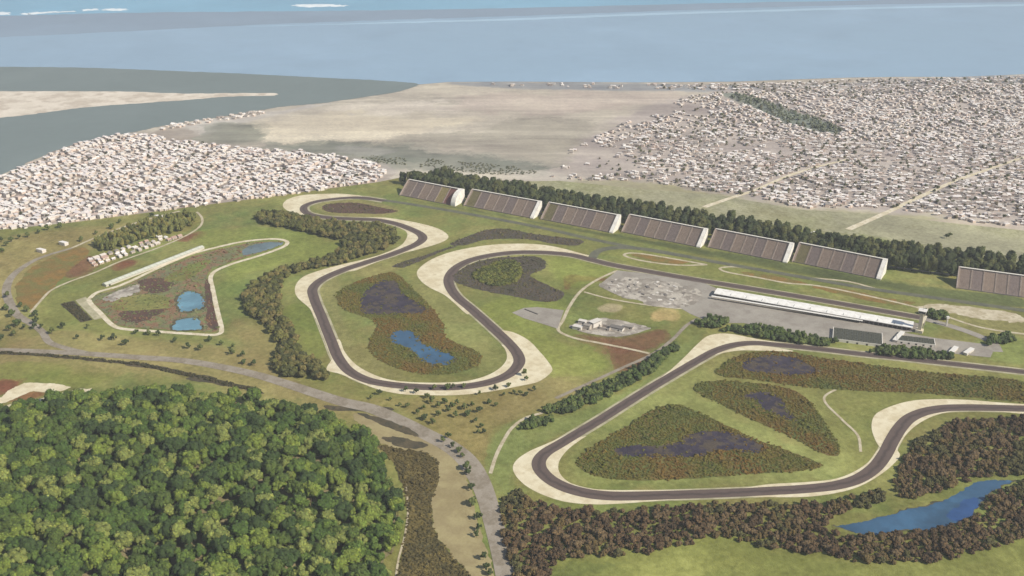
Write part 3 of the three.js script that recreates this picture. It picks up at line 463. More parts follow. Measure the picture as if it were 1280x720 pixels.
// a crown of lumpy boughs covered with leaf sprays; every spray has a tone of its own
function crownGeometry(seed, { R, H, base, boughs, leaves, leaf, spread = 0.62, bough = 0.5, vary = 0.3, hue = 0.2 }) {
  const r = rng(seed), pos = [], nor = [], col = [], L = [];
  L.push([0, base + H * 0.55, 0, R * (bough + 0.12), H * 0.42]);
  for (let i = 0; i < boughs; i++) {
    const a = i * 2.399 + r() * 0.7, q = spread * R * (0.55 + 0.55 * r()), hh = base + H * (0.25 + 0.6 * r() * (1 - 0.35 * q / R));
    L.push([Math.cos(a) * q, hh, Math.sin(a) * q, R * bough * (0.6 + 0.55 * r()), H * bough * (0.4 + 0.4 * r())]);
  }
  for (const [cx, cy, cz, rr, rh] of L) {
    const s = new THREE.IcosahedronGeometry(1, 1), p = s.attributes.position, tone = 0.62 + 0.2 * r();
    for (let i = 0; i < p.count; i++) {
      const x = p.getX(i), y = p.getY(i), z = p.getZ(i), k = 0.78 + 0.3 * nz(NB, x * 0.31 + cx + seed * 0.13, z * 0.31 + y * 0.27 + cz);
      pos.push(cx + x * rr * k, Math.max(base * 0.6, cy + y * rh * k), cz + z * rr * k); nor.push(x, y, z); col.push(tone, tone, tone);
    }
  }
  const total = L.reduce((t, q) => t + q[3] * q[3], 0), v = new THREE.Vector3(), t1 = new THREE.Vector3(), t2 = new THREE.Vector3();
  for (const [cx, cy, cz, rr, rh] of L) {
    const lt = 0.85 + 0.3 * r();
    for (let n = Math.round(leaves * rr * rr / total); n-- > 0;) {
      const y = 1 - 1.45 * r(), a = r() * 6.283, q = Math.sqrt(Math.max(0, 1 - y * y)), k = 0.86 + 0.3 * r();
      const dx = q * Math.cos(a), dz = q * Math.sin(a), X = cx + dx * rr * k, Y = cy + y * rh * k, Z = cz + dz * rr * k;
      if (Y < base * 0.55) continue;
      v.set(dx + (r() - 0.5) * 1.1, y + (r() - 0.3) * 0.9, dz + (r() - 0.5) * 1.1).normalize();
      t1.set(r() - 0.5, r() - 0.5, r() - 0.5).cross(v).normalize(); t2.crossVectors(v, t1);
      const s = leaf * (0.55 + 0.9 * r()), w = s * (0.6 + 0.5 * r()), tone = lt * (1 - vary + 2 * vary * r()), warm = 1.02 - hue / 2 + hue * r();
      const C = [[-s, 0], [0, -w], [s, 0], [0, w]].map(([i, j]) => [X + t1.x * i + t2.x * j, Y + t1.y * i + t2.y * j, Z + t1.z * i + t2.z * j]);
      for (const id of [0, 1, 2, 0, 2, 3]) { pos.push(...C[id]); nor.push(v.x * 0.6 + dx * 0.4, v.y * 0.6 + Math.max(y, 0) * 0.4, v.z * 0.6 + dz * 0.4); col.push(tone * warm, tone, tone * (2 - warm) * 0.9); }
    }
  }
  return soup({ pos, nor, col });
}
function trunkGeometry(seed, h, rad, top) {
  const r = rng(seed), parts = [];
  const stem = new THREE.CylinderGeometry(rad * 0.55, rad, h, 7, 1, true); stem.translate(0, h / 2, 0); parts.push(stem);
  for (let i = 0; i < 4; i++) {
    const l = top * (0.5 + 0.3 * r()), b = new THREE.CylinderGeometry(rad * 0.14, rad * 0.36, l, 5, 1, true); b.translate(0, l / 2, 0); b.rotateZ(0.5 + 0.4 * r()); b.rotateY(i * 1.57 + r()); b.translate(0, h * (0.7 + 0.25 * r()), 0); parts.push(b);
  }
  return mergeGeometries(parts);
}
const bark = ground(0x5d5142, 0x6d6150, 0x4a4036, 4), paleBark = plain(0x8a8070, 0.9);
const leafMat = (h) => new THREE.MeshStandardMaterial({ color: h, vertexColors: true, roughness: 0.9, side: THREE.DoubleSide });
function species(n, seed, o, colours, trunk) {
  const crowns = [], trunks = [];
  for (let i = 0; i < n; i++) { crowns.push(crownGeometry(seed + i * 7, { ...o, R: o.R * (0.88 + 0.24 * (i / Math.max(1, n - 1))), H: o.H * (1.12 - 0.22 * ((i * 2) % n) / n) })); trunks.push(trunkGeometry(seed + 90 + i, o.base + o.H * 0.35, trunk, o.H * 0.45)); }
  return { crowns, trunks, mats: colours.map(leafMat), hexes: colours };
}
const protos = new Map();
function plant(name, sp, x, y, z, scale, rot, pick, label, category, group, parts = ['trunk', 'crown'], barkMat = bark) {
  const ci = pick % sp.crowns.length, mi = Math.floor(pick / 7) % sp.mats.length, key = name + ci + '_' + mi;
  let o;
  if (!protos.has(key)) {
    o = new THREE.Group(); addMesh(parts[0], sp.trunks[ci], barkMat, o); addMesh(parts[1], sp.crowns[ci], sp.mats[mi], o); protos.set(key, o);
  } else o = protos.get(key).clone();
  o.name = numbered(name); o.position.set(x, y, z); o.rotation.y = rot; o.scale.set(scale * (0.92 + 0.16 * ((pick * 0.37) % 1)), scale, scale * (0.92 + 0.16 * ((pick * 0.71) % 1))); o.userData = {};
  scene.add(tag(o, typeof label === 'function' ? label(mi) : label, category, group)); return o;
}
const dummy = new THREE.Object3D(), tint = new THREE.Color();
function mass(name, sp, spots, label, category, colour) {                       // what lies past the 300 largest: one object
  const g = new THREE.Group(); g.name = numbered(name); scene.add(tag(g, label, category, null, 'stuff'));
  sp.crowns.forEach((c, k) => {
    const mine = spots.filter((_, i) => i % sp.crowns.length === k); if (!mine.length) return;
    const im = new THREE.InstancedMesh(c, new THREE.MeshStandardMaterial({ vertexColors: true, roughness: 0.9, side: THREE.DoubleSide }), mine.length); im.name = 'crowns'; im.castShadow = im.receiveShadow = true;
    mine.forEach(([x, y, z, s, rot, pick], i) => { dummy.position.set(x, y, z); dummy.rotation.set(0, rot, 0); dummy.scale.set(s, s, s); dummy.updateMatrix(); im.setMatrixAt(i, dummy.matrix); im.setColorAt(i, tint.set(colour ? colour(i, x, z) : sp.hexes[Math.floor(pick / 7) % sp.hexes.length])); });
    g.add(im);
  });
  return g;
}
const camAt = [0, CAM_H, 0], byNearness = (a, b) => Math.hypot(a[0], CAM_H - a[1], a[2]) - Math.hypot(b[0], CAM_H - b[1], b[2]);
const inFrame = ([x, y, z], m = 4) => { const [px, py] = project(x, y, z); return px > -m && px < 1280 + m && py > -m && py < 720 + m; };

// forest on the hill
const forestTrees = species(6, 101, { R: 8.2, H: 13, base: 5, boughs: 10, leaves: 640, leaf: 0.9, vary: 0.36, bough: 0.44, spread: 0.7 }, [0x41581f, 0x526726, 0x35481e, 0x6a792f, 0x4a5b23, 0x778040], 0.45);
const forestNames = ['deep leaf green', 'mid green', 'dark bluish green', 'yellow green', 'dull olive green', 'pale yellowish'];
{
  const r = rng(5), spots = scatter(forestPoly, 10.2, 8, 0.5).map(([x, z]) => [x, Math.max(0, hillHeight(x, z)) - 0.3, z, 0.48 + 0.7 * Math.pow(r(), 1.8) + 0.12 * r(), r() * 6.28, Math.floor(r() * 1000)]).filter((q) => inFrame(q, 90));
  const seen = spots.filter((q) => inFrame(q, 12)).sort((a, b) => (byNearness(a, b)) - 90 * (a[3] - b[3])), first = new Set(seen.slice(0, 300));
  for (const q of first) plant('forest_tree', forestTrees, q[0], q[1], q[2], q[3], q[4], q[5], (k) => forestNames[k] + ' broadleaf tree in the dense forest on the hill', 'tree', 'trees of the hill forest');
  mass('forest_canopy', forestTrees, spots.filter((q) => !first.has(q)), 'rest of the dense green hill forest canopy', 'forest');
}
// tree row behind the grandstands
const STANDS = [
  [[500, 244], [566, 257]], [[580, 257], [665, 273]], [[676, 274], [764, 291]], [[777, 290], [873, 309]], [[885, 309], [981, 328]], [[990, 327], [1098, 349]], [[1195, 360], [1310, 376]],
];
const rowTrees = species(5, 301, { R: 6.6, H: 17, base: 4, boughs: 8, leaves: 420, leaf: 0.95, spread: 0.6 }, [0x3e4826, 0x4a512a, 0x364022, 0x555830], 0.35);
{
  const r = rng(77), line = [[-275, -1832], P(533, 250), P(720, 283), P(930, 318), P(1098, 349), P(1250, 367), [900, -1265]], c = new THREE.CatmullRomCurve3(line.map(([x, z]) => new THREE.Vector3(x, 0, z)), false, 'centripetal'), len = c.getLength(), spots = [];
  for (const [off, gap] of [[48, 14], [64, 14], [82, 14.5], [100, 15]]) for (let s = r() * 6; s < len; s += gap * (0.8 + 0.4 * r())) {
    const t = s / len, p = c.getPointAt(t), d = c.getTangentAt(t), o = off + (r() - 0.5) * 7, x = p.x + d.z * o, z = p.z - d.x * o;
    const fade = s < 40 ? 0.8 : 1; spots.push([x, 0, z, (1.02 + 0.45 * r() * r() + 0.2 * nz(NB, s / 400, 0.3)) * fade, r() * 6.28, Math.floor(r() * 1000)]);
  }
  const names = ['dark olive', 'mid olive', 'blackish green', 'dusty olive'];
  for (const q of spots.filter((q) => inFrame(q, 14)).sort(byNearness).slice(0, 300)) plant('windbreak_tree', rowTrees, ...q, (k) => names[k] + ' tree in the long row behind the grandstands', 'tree', 'trees in the row behind the grandstands');
}
// belt of bushy trees west of the first loop
const beltTrees = species(5, 501, { R: 5.2, H: 8, base: 1.6, boughs: 8, leaves: 380, leaf: 0.75, spread: 0.66 }, [0x625f33, 0x545729, 0x72693d, 0x4a4d28, 0x6b6a36], 0.25);
const beltPix = [[322, 272], [335, 267], [357, 269], [382, 275], [412, 280], [445, 283], [470, 283], [490, 289], [499, 297], [494, 306], [470, 317], [440, 326], [415, 333], [390, 337], [367, 344], [355, 352], [352, 365], [351, 380], [354, 398], [366, 418], [377, 440], [394, 457], [412, 467], [408, 477], [382, 473], [352, 471], [340, 459], [348, 444], [350, 429], [336, 413], [322, 402], [309, 390], [305, 378], [312, 366], [322, 354], [335, 346], [358, 337], [395, 328], [420, 320], [430, 312], [427, 301], [395, 294], [357, 286], [322, 279]];
{
  const r = rng(9), names = ['brownish olive', 'dark olive', 'straw tinged', 'deep green', 'yellowish olive'];
  const spots = scatter(poly(beltPix), 7.4, 21, 0.45).map(([x, z]) => [x, 0, z, 0.6 + 0.6 * r(), r() * 6.28, Math.floor(r() * 1000)]).sort((a, b) => b[3] - a[3]);
  spots.slice(0, 300).forEach((q) => plant('belt_tree', beltTrees, ...q, (k) => names[k] + ' bushy tree in the belt beside the first loop', 'tree', 'bushy trees in the belt by the first loop'));
  if (spots.length > 300) mass('belt_undergrowth', beltTrees, spots.slice(300), 'low undergrowth filling the belt beside the first loop', 'undergrowth');
}
// hedges
const hedgeTrees = species(4, 701, { R: 4.6, H: 7, base: 1, boughs: 7, leaves: 320, leaf: 0.65, spread: 0.66 }, [0x4a5c2d, 0x556631, 0x42502a, 0x616d39], 0.2);
{
  const r = rng(31), names = ['dark green', 'mid green', 'deep green', 'light green'];
  for (const [pix, where, group] of [
    [[[677, 515], [700, 505], [720, 497], [733, 489], [755, 481], [780, 469], [800, 458], [817, 448], [845, 430], [850, 434], [836, 449], [815, 468], [775, 489], [740, 507], [710, 517], [685, 519]], 'long hedge below the pale track', 'bushes of the long hedge'],
    [[[648, 536], [665, 526], [690, 521], [695, 526], [675, 535], [655, 541]], 'clump by the curved pale path', 'bushes by the curved path'],
    [[[868, 404], [885, 398], [912, 402], [902, 411], [877, 411]], 'clump at the corner of the concrete apron', 'bushes at the apron corner'],
    [[[900, 414], [920, 409], [950, 408], [980, 415], [1012, 422], [1046, 428], [1030, 434], [995, 430], [960, 425], [925, 418]], 'hedge between apron and gravel wedge', 'bushes of the apron hedge'],
    [[[1085, 440], [1110, 434], [1150, 439], [1188, 445], [1190, 450], [1140, 449], [1095, 444]], 'hedge below the control tower ramp', 'bushes of the ramp hedge'],
    [[[1155, 392], [1175, 389], [1188, 394], [1182, 402], [1160, 400]], 'thicket behind the control tower', 'bushes behind the control tower'],
    [[[1230, 424], [1262, 418], [1268, 428], [1236, 434]], 'sparse clump by the far end of the ramp', 'bushes by the ramp end'],
  ]) for (const [x, z] of scatter(poly(pix), 6.2, 3, 0.42)) plant('hedge_bush', hedgeTrees, x, 0, z, 0.55 + 0.5 * r(), r() * 6.28, Math.floor(r() * 1000), (k) => names[k] + ' bush in the ' + where, 'bush', group, ['stem', 'crown']);
}
// brown scrub along the near edge
const scrubBushes = species(5, 901, { R: 4.8, H: 7, base: 0.8, boughs: 9, leaves: 380, leaf: 0.6, spread: 0.8, bough: 0.42, vary: 0.4 }, [0x604c34, 0x50402c, 0x6b593f, 0x565330, 0x665633], 0.22);
{
  const r = rng(61), names = ['rusty brown', 'dark brown', 'pale brown', 'olive', 'tawny'];
  const areas = [
    [[630, 622], [640, 612], [655, 618], [675, 628], [700, 636], [740, 640], [800, 638], [860, 634], [920, 630], [1000, 630], [1045, 627], [1075, 620], [1098, 612], [1110, 622], [1100, 632], [1060, 640], [1040, 650], [1030, 664], [1050, 671], [1100, 671], [1150, 666], [1196, 656], [1224, 643], [1238, 626], [1256, 612], [1300, 600], [1340, 630], [1290, 668], [1240, 687], [1180, 701], [1120, 706], [1070, 703], [1030, 692], [1000, 691], [960, 686], [920, 676], [885, 672], [860, 682], [820, 691], [760, 696], [700, 702], [680, 730], [690, 780], [655, 780], [640, 720], [632, 690], [627, 655]],
    [[1118, 606], [1120, 590], [1132, 572], [1142, 556], [1165, 542], [1200, 528], [1280, 524], [1340, 525], [1340, 600], [1280, 595], [1255, 596], [1225, 598], [1200, 607], [1165, 619], [1135, 624], [1120, 620]],
  ];
  const spots = areas.flatMap((a, i) => scatter(smoothClosed(poly(a)), 5.9, 40 + i, 0.48)).map(([x, z]) => [x, 0, z, 0.34 + 0.36 * r() + 0.55 * r() * r() * r(), r() * 6.28, Math.floor(r() * 1000)]).filter((q) => inFrame(q, 60));
  for (const q of spots) { const k = Math.floor(clamp(nz(NB, q[0] / 260, q[2] / 260) * 1.8 - 0.4 + (r() - 0.5) * 0.35, 0, 0.99) * 5); q[5] = [1, 0, 2, 4, 3][k] * 7 + q[5] % 5 * 35 + 0; if (r() < 0.07) q[3] *= 1.45; }
  const seen = spots.filter((q) => inFrame(q, 6)).sort((a, b) => byNearness(a, b) - 260 * (a[3] - b[3])), first = new Set(seen.slice(0, 300));
  for (const q of first) plant('scrub_bush', scrubBushes, ...q, (k) => names[k] + ' bush in the thick scrub round the blue pond', 'bush', 'bushes of the brown scrub', ['stem', 'crown']);
  mass('scrub_thicket', scrubBushes, spots.filter((q) => !first.has(q)), 'rest of the thick brown scrub round the blue pond', 'scrub');
}
// slim pale trees of the grove by the small houses
const slimTrees = species(4, 1101, { R: 3.4, H: 9, base: 2.5, boughs: 6, leaves: 260, leaf: 0.6, spread: 0.5 }, [0x6b6c33, 0x7d773c, 0x565c2d, 0x777a45], 0.18);
{
  const r = rng(13), names = ['olive', 'yellowish', 'dark olive', 'pale'];
  for (const [x, z] of scatter(poly([[112, 312], [130, 300], [165, 288], [200, 276], [238, 269], [246, 272], [244, 282], [225, 290], [170, 304], [135, 316]]), 7.8, 14, 0.45)) plant('grove_tree', slimTrees, x, 0, z, 0.75 + 0.55 * r(), r() * 6.28, Math.floor(r() * 1000), (k) => 'slim ' + names[k] + ' tree in the grove by the white houses', 'tree', 'slim trees of the grove', undefined, paleBark);
}
// single trees standing about
{
  const r = rng(19);
  const scraggly = species(4, 1501, { R: 3.6, H: 7, base: 1.6, boughs: 6, leaves: 190, leaf: 0.6, spread: 0.85, bough: 0.34, vary: 0.4 }, [0x46552c, 0x525f30, 0x3d4a28, 0x5d6638], 0.2);
  const lone = (list, where, group, s = 0.66) => list.forEach(([px, py, k = 1]) => { const [x, z] = P(px, py); plant('lone_tree', scraggly, x, 0, z, 1.15 * s * k * (0.85 + 0.3 * r()), r() * 6.28, Math.floor(r() * 1000), (i) => ['dark', 'mid green', 'blackish', 'light green'][i] + ' small tree ' + where, 'tree', group); });
  lone([[507, 490, 1.3], [520, 492], [543, 487, 1.1], [560, 487, 1.2], [566, 486], [580, 485, 1.2], [619, 488, 1.1], [636, 484, 1.1], [655, 470, 1.4], [658, 476], [475, 494], [464, 499], [488, 501], [534, 498], [599, 494], [630, 495], [650, 494], [658, 495], [668, 489], [500, 508], [643, 493]], 'on the verge of the bottom curve', 'small trees on the bottom curve verge');
  lone([[510, 510], [522, 518], [531, 525], [541, 530], [530, 512], [540, 505, 1.2], [548, 510], [556, 505, 1.1], [565, 510, 1.2], [572, 506], [560, 515], [548, 520], [580, 512, 1.1], [585, 520], [570, 522], [590, 508], [600, 516], [595, 528, 0.9], [602, 535, 0.9], [605, 542], [611, 505], [620, 508, 0.8], [598, 542, 0.8]], 'on the dry ground above the service road', 'small trees above the service road', 0.75);
  lone([[566, 560, 1.1], [574, 566, 1.1], [578, 572], [583, 588, 1.3], [585, 594, 1.2], [589, 612, 1.1], [591, 632, 1.3], [597, 650, 1.2], [598, 664], [596, 672], [604, 700], [608, 712], [612, 719], [554, 553], [560, 548]], 'between riverbed and service road', 'small trees by the riverbed', 0.75);
  lone([[97, 424], [128, 426], [142, 425, 1.3], [158, 432, 1.2], [65, 418, 1.4], [79, 411], [52, 411], [110, 411], [170, 418], [186, 419], [199, 420, 1.2], [219, 428, 1.1], [236, 436, 1.1], [251, 438, 1.3], [262, 427], [277, 432, 1.1], [291, 436], [304, 446], [318, 457], [305, 455], [290, 443]], 'on the grass below the lagoon path', 'small trees below the lagoon', 0.8);
  lone([[10, 372], [8, 388], [15, 397, 1.2], [26, 384], [34, 390, 1.2], [44, 396, 1.2], [22, 408, 1.3], [30, 412], [43, 412, 1.2], [12, 414], [46, 405], [2, 426], [18, 420]], 'beside the pale dirt road junction', 'small trees at the dirt road junction', 0.9);
  lone([[2, 303], [8, 308, 1.1], [15, 303], [24, 299], [35, 297], [48, 292], [60, 288], [75, 285], [3, 316], [102, 302], [140, 286], [150, 279], [185, 277], [120, 293], [190, 271]], 'in the meadow by the white hillside town', 'small trees by the hillside town', 0.9);
  lone([[1183, 298, 1.2], [1187, 296]], 'alone in the pale meadow before the far town', 'small trees in the pale meadow');
}
// tussocks and reeds over the marshes
const tuft = species(3, 1301, { R: 1.7, H: 1.15, base: 0, boughs: 3, leaves: 44, leaf: 0.42, spread: 0.7, vary: 0.22, hue: 0.06 }, [0x6d6628], 0.1);
{
  const r = rng(99), warm = [0x5c632b, 0x676929, 0x6f682b, 0x74652a, 0x785f29], brown = [0x625730, 0x564e2b, 0x6e6238, 0x5d522e], dark = [0x655947, 0x6b6048, 0x66623f, 0x585442], mixed = [0x7d8052, 0x6f764a, 0x86684f, 0x777a60];
  const names = ['orange reeds and tussocks round the first loop pond', 'orange reeds and tussocks of the marsh triangle', 'orange reeds and tussocks of the middle marsh wedge', 'orange reeds and tussocks of the long marsh strip', 'brown tussocks between forest and riverbed', 'dark tussocks of the second loop marsh', 'dark tussocks beside the grey link track', 'dark tussocks of the thin furrow', 'dark red tussocks inside the far hairpin', 'mixed reeds inside the lagoon path'];
  marshPolys.forEach((p, k) => {
    const sp = k === 4 ? 2.5 : k >= 5 ? 3.6 : 2.5, pal = k < 4 ? warm : k === 4 ? brown : k === 9 ? mixed : dark;
    const spots = scatter(p, sp, 200 + k, 0.48).filter(([x, z]) => (!poolPolys.some((q) => inside(q, x, z) && edgeDistance(q, x, z) > 3.5 * r() + 0.5) || r() < 0.025) && (k < 5 || r() < (k === 9 ? 0.35 : 0.6))).map(([x, z]) => [x + (r() - 0.5) * 7 * r(), 0.1, z + (r() - 0.5) * 7 * r(), (0.4 + 0.62 * r()) * (r() < 0.04 ? 1.9 : 1), r() * 6.28, 0]);
    mass('marsh_reeds', tuft, spots, names[k], 'reeds', (i, x, z) => pal[Math.floor(clamp(nz(NB, x / 330, z / 330) * 1.7 - 0.35, 0, 0.99) * pal.length * 0.86 + r() * pal.length * 0.14)]);
  });
  const isle = smoothClosed(poly([[590, 345], [610, 332], [635, 325], [650, 332], [645, 352], [622, 358], [600, 352]]));
  mass('island_brush', tuft, scatter(isle, 4, 3).map(([x, z]) => [x, 0.1, z, 1.2 + 1.4 * r(), r() * 6, 0]), 'green brush on the island in the dark marsh', 'brush', () => [0x62692c, 0x6f7034, 0x4d5326][Math.floor(r() * 3)]);
  for (const [label, pix] of [['low dark brush along the ditch by the service road', [[0, 439], [82, 445], [175, 454], [260, 472], [325, 488], [325, 492], [250, 474], [175, 457], [82, 447], [0, 442]]], ['dark shrubs filling the planted bed by the lagoon', [[77, 381], [91, 377], [114, 400], [102, 402]]]])
    mass('ditch_brush', tuft, scatter(poly(pix), 3.4, 7).map(([x, z]) => [x, 0.1, z, 0.8 + 0.9 * r(), r() * 6, 0]), label, 'brush', () => [0x3c3a22, 0x4b4429, 0x413f26][Math.floor(r() * 3)]);
}

// ---------------------------------------------------------------- buildings
function frame(name, a, b, label, category, group) {          // a Group at world point a whose x axis runs to b; z points to its front
  const g = new THREE.Group(); g.name = numbered(name); g.position.set(a[0], 0, a[1]); g.rotation.y = -Math.atan2(b[1] - a[1], b[0] - a[0]); scene.add(tag(g, label, category, group)); return g;
}
function extrudeAlong(profile, w, x0) {                       // profile in (depth, height), pushed w metres along x
  const s = new THREE.Shape(profile.map(([d, y]) => new THREE.Vector2(d, y))), g = new THREE.ExtrudeGeometry(s, { depth: w, bevelEnabled: false });
  g.rotateY(Math.PI / 2); g.translate(x0, 0, 0); return g;
}
const seatMats = [ground(0x94847a, 0x9d8c81, 0x897a71, 9, { grain: 16 }), ground(0x9b897c, 0x918176, 0xa59283, 9, { grain: 16 }), ground(0x8d7f7a, 0x978780, 0x827571, 9, { grain: 16 })];
const oliveSeat = ground(0x857c5a, 0x8f8562, 0x776f50, 9, { grain: 16 }), yellowSeat = ground(0x9c8e62, 0x8f8258, 0xa89a70, 9, { grain: 14 }), redSeat = ground(0x86605a, 0x7c5852, 0x906860, 9, { grain: 14 });
const standConcrete = ground(0xa39489, 0xad9f94, 0x96877d, 12, { grain: 14 }), standWhite = ground(0xe2ded6, 0xebe7e0, 0xd6d0c6, 14, { grain: 6 }), standGrey = ground(0x8b8280, 0x978e8b, 0x7d7473, 14, { grain: 10 });
const standLabels = ['grandstand with a rounded white end wall beside the far hairpin', 'grandstand with olive end bay next to the rounded one', 'grandstand facing the dark marsh strip and link track', 'grandstand facing the oval loop path', 'grandstand facing the long brown strip of rough ground', 'grandstand at the grass gap with a tall white end wall', 'grandstand beyond the grass gap near the control tower'];
STANDS.forEach(([pa, pb], k) => {
  const a = P(...pa), b = P(...pb), L = Math.hypot(b[0] - a[0], b[1] - a[1]) - 1.5, o = frame('grandstand', a, b, standLabels[k], 'grandstand', 'grandstands along the main straight');
  const N = 20, run = 1.35, rise = 0.98, y0 = 1.2, D = N * run, H = y0 + N * rise, bays = k === 0 ? 6 : 7, aw = 2.0, endW = 1.4, bw = (L - 2 * endW - (bays + 1) * aw) / bays;
  const tier = [[0, -0.2]]; for (let i = 0; i < N; i++) tier.push([i * run, y0 + i * rise], [(i + 1) * run, y0 + i * rise]); tier.push([D, H - rise], [D, -0.2]);
  const stair = [[-0.3, -0.2]]; for (let i = 0; i < 2 * N; i++) stair.push([-0.3 + i * run / 2, y0 + 0.35 + i * rise / 2], [-0.3 + (i + 1) * run / 2, y0 + 0.35 + i * rise / 2]); stair.push([D - 0.3, -0.2]);
  const bay = extrudeAlong(tier, bw, 0), aisle = extrudeAlong(stair, aw, 0);
  let x = endW;
  for (let i = 0; i <= bays; i++) {
    addMesh('aisle', aisle, standConcrete, o).position.x = x; x += aw;
    if (i === bays) break;
    let m = seatMats[(i * 5 + k * 3) % 3];
    if (k === 0 && i === bays - 2) m = yellowSeat; if (k === 0 && i === bays - 1) m = redSeat; if ((k === 1 || k === 2) && i === 0) m = oliveSeat; if (k === 5 && (i === 0)) m = oliveSeat;
    addMesh('seating_bay', bay, m, o).position.x = x; x += bw;
  }
  const wall = [[-2.2, -0.2], [-2.2, 1.6], [-0.6, 3.0], [D - 1.2, H + 1.6], [D + 2.6, H + 1.8], [D + 2.6, -0.2]];
  const round = [[-2.2, -0.2], [-2.2, 2]]; for (let i = 0; i <= 12; i++) { const t = i / 12 * Math.PI / 2; round.push([-2.2 + (D + 3) * (1 - Math.cos(t)) * 0.92, 2 + (H + 0.4) * Math.sin(t)]); } round.push([D + 2.6, H + 2], [D + 2.6, -0.2]);
  addMesh('end_wall', extrudeAlong(wall, endW, 0), standConcrete, o);
  addMesh('end_wall', extrudeAlong(k === 0 ? round : wall, k === 0 ? 9 : 6.5, L - endW), standWhite, o).userData.label = k === 0 ? 'rounded white end wall' : 'white end wall';
  addMesh('rear_wall', box(L - 2 * endW - 0.02, H + 1.4, 0.8, L / 2, -0.2, -D - 0.6), standGrey, o);
  addMesh('rear_walkway', box(L - 2 * endW - 0.04, 0.35, 3.2, L / 2, H + 1.2, -D - 1.2), standWhite, o);
  addMesh('front_wall', box(L - 2 * endW - 0.06, 1.5, 0.35, L / 2, -0.2, 0.75), standGrey, o);
  for (let i = 1; i < bays; i++) addMesh('buttress', box(0.9, H - 3, 2.4, L * i / bays, -0.2, -D - 2.3), standGrey, o);
});
// pit building
const whiteRoof = ground(0xe4e1dc, 0xece9e4, 0xd8d4cd, 30, { grain: 5 }), dark = plain(0x3b3838, 0.6), wallWhite = ground(0xcfcac2, 0xd8d3cb, 0xc2bcb2, 20, { grain: 8 }), steel = plain(0x8d8d8c, 0.5, 0.3);
const glass = new THREE.MeshPhysicalMaterial({ color: 0x39464d, roughness: 0.08, metalness: 0 });
{
  const a = P(893, 371.5), b = P(1139, 414.5), L = Math.hypot(b[0] - a[0], b[1] - a[1]), o = frame('pit_building', a, b, 'long low pit building with a white roof beside the apron', 'building');
  addMesh('wall', box(L - 1, 5.6, 15, L / 2, -0.2, -9.2), standGrey, o);
  addMesh('roof', (() => { const g = extrudeAlong([[-1, 5.45], [-1, 6.2], [9, 7.2], [19, 6.4], [19, 5.45]], L + 2, -1); return g; })(), whiteRoof, o);
  const n = 44;
  for (let i = 0; i < n; i++) { const x = L * (i + 0.5) / n; addMesh('garage_door', box(L / n * 0.72, 3.6, 0.2, x, 0, -1.6), dark, o); addMesh('window', box(L / n * 0.72, 0.9, 0.2, x, 4.2, -1.6), glass, o); }
  for (let i = 0; i <= 22; i++) addMesh('column', box(0.5, 5.6, 0.5, 1 + (L - 2) * i / 22, -0.2, 0.3), standGrey, o);
  for (let i = 1; i < 12; i++) addMesh('roof_seam', box(0.5, 0.25, 9.4, L * i / 12, 6.75, -4.4).rotateX(0), steel, o);
}
{
  const a = P(889, 373.5), b = P(1078, 404.5), L = Math.hypot(b[0] - a[0], b[1] - a[1]), o = frame('paddock_canopy', a, b, 'thin white canopy on posts parallel to the pit building', 'canopy');
  addMesh('roof', box(L, 0.4, 4, L / 2, 4.2, 0), whiteRoof, o);
  for (let i = 0; i <= 20; i++) addMesh('post', box(0.3, 4.4, 0.3, 0.4 + (L - 0.8) * i / 20, -0.2, 0), steel, o);
}
{
  const [x, z] = P(1149, 415), o = new THREE.Group(); o.name = 'control_tower'; o.position.set(x, 0, z); o.rotation.y = -0.52; scene.add(tag(o, 'slim cream control tower at the end of the pit building', 'tower'));
  const cream = ground(0xd8cfb8, 0xe0d8c4, 0xcac0a8, 10, { grain: 6 });
  addMesh('base', box(9, 4, 9, 0, -0.2, 0), cream, o); addMesh('shaft', box(4.4, 24, 4.4, 0, 3.8, 0), cream, o);
  const cab = addMesh('cabin', box(9, 3.6, 9, 0, 27.8, 0), cream, o);
  for (const [w, d, dx, dz] of [[8, 0.2, 0, 4.56], [8, 0.2, 0, -4.56], [0.2, 8, 4.56, 0], [0.2, 8, -4.56, 0]]) addMesh('window', box(w, 1.7, d, dx, 28.8, dz), glass, cab);
  addMesh('roof', box(10.4, 0.6, 10.4, 0, 31.4, 0), whiteRoof, o);
  addMesh('mast', new THREE.CylinderGeometry(0.12, 0.2, 6, 6).translate(0, 35, 0), steel, o);
  addMesh('footbridge', box(3, 0.5, 26, 2, 12, -15), cream, o); for (const zz of [-26, -15]) addMesh('pier', box(1.2, 12.3, 1.2, 2, -0.2, zz), cream, o);
}
{
  const [x, z] = P(1183, 407), o = new THREE.Group(); o.name = 'timing_post'; o.position.set(x, 0, z); scene.add(tag(o, 'slim cream post with a box on top by the thicket', 'post'));
  addMesh('shaft', box(1.8, 11, 1.8, 0, -0.2, 0), wallWhite, o); addMesh('cabin', box(3.4, 2.4, 3.4, 0, 10.8, 0), whiteRoof, o);
}
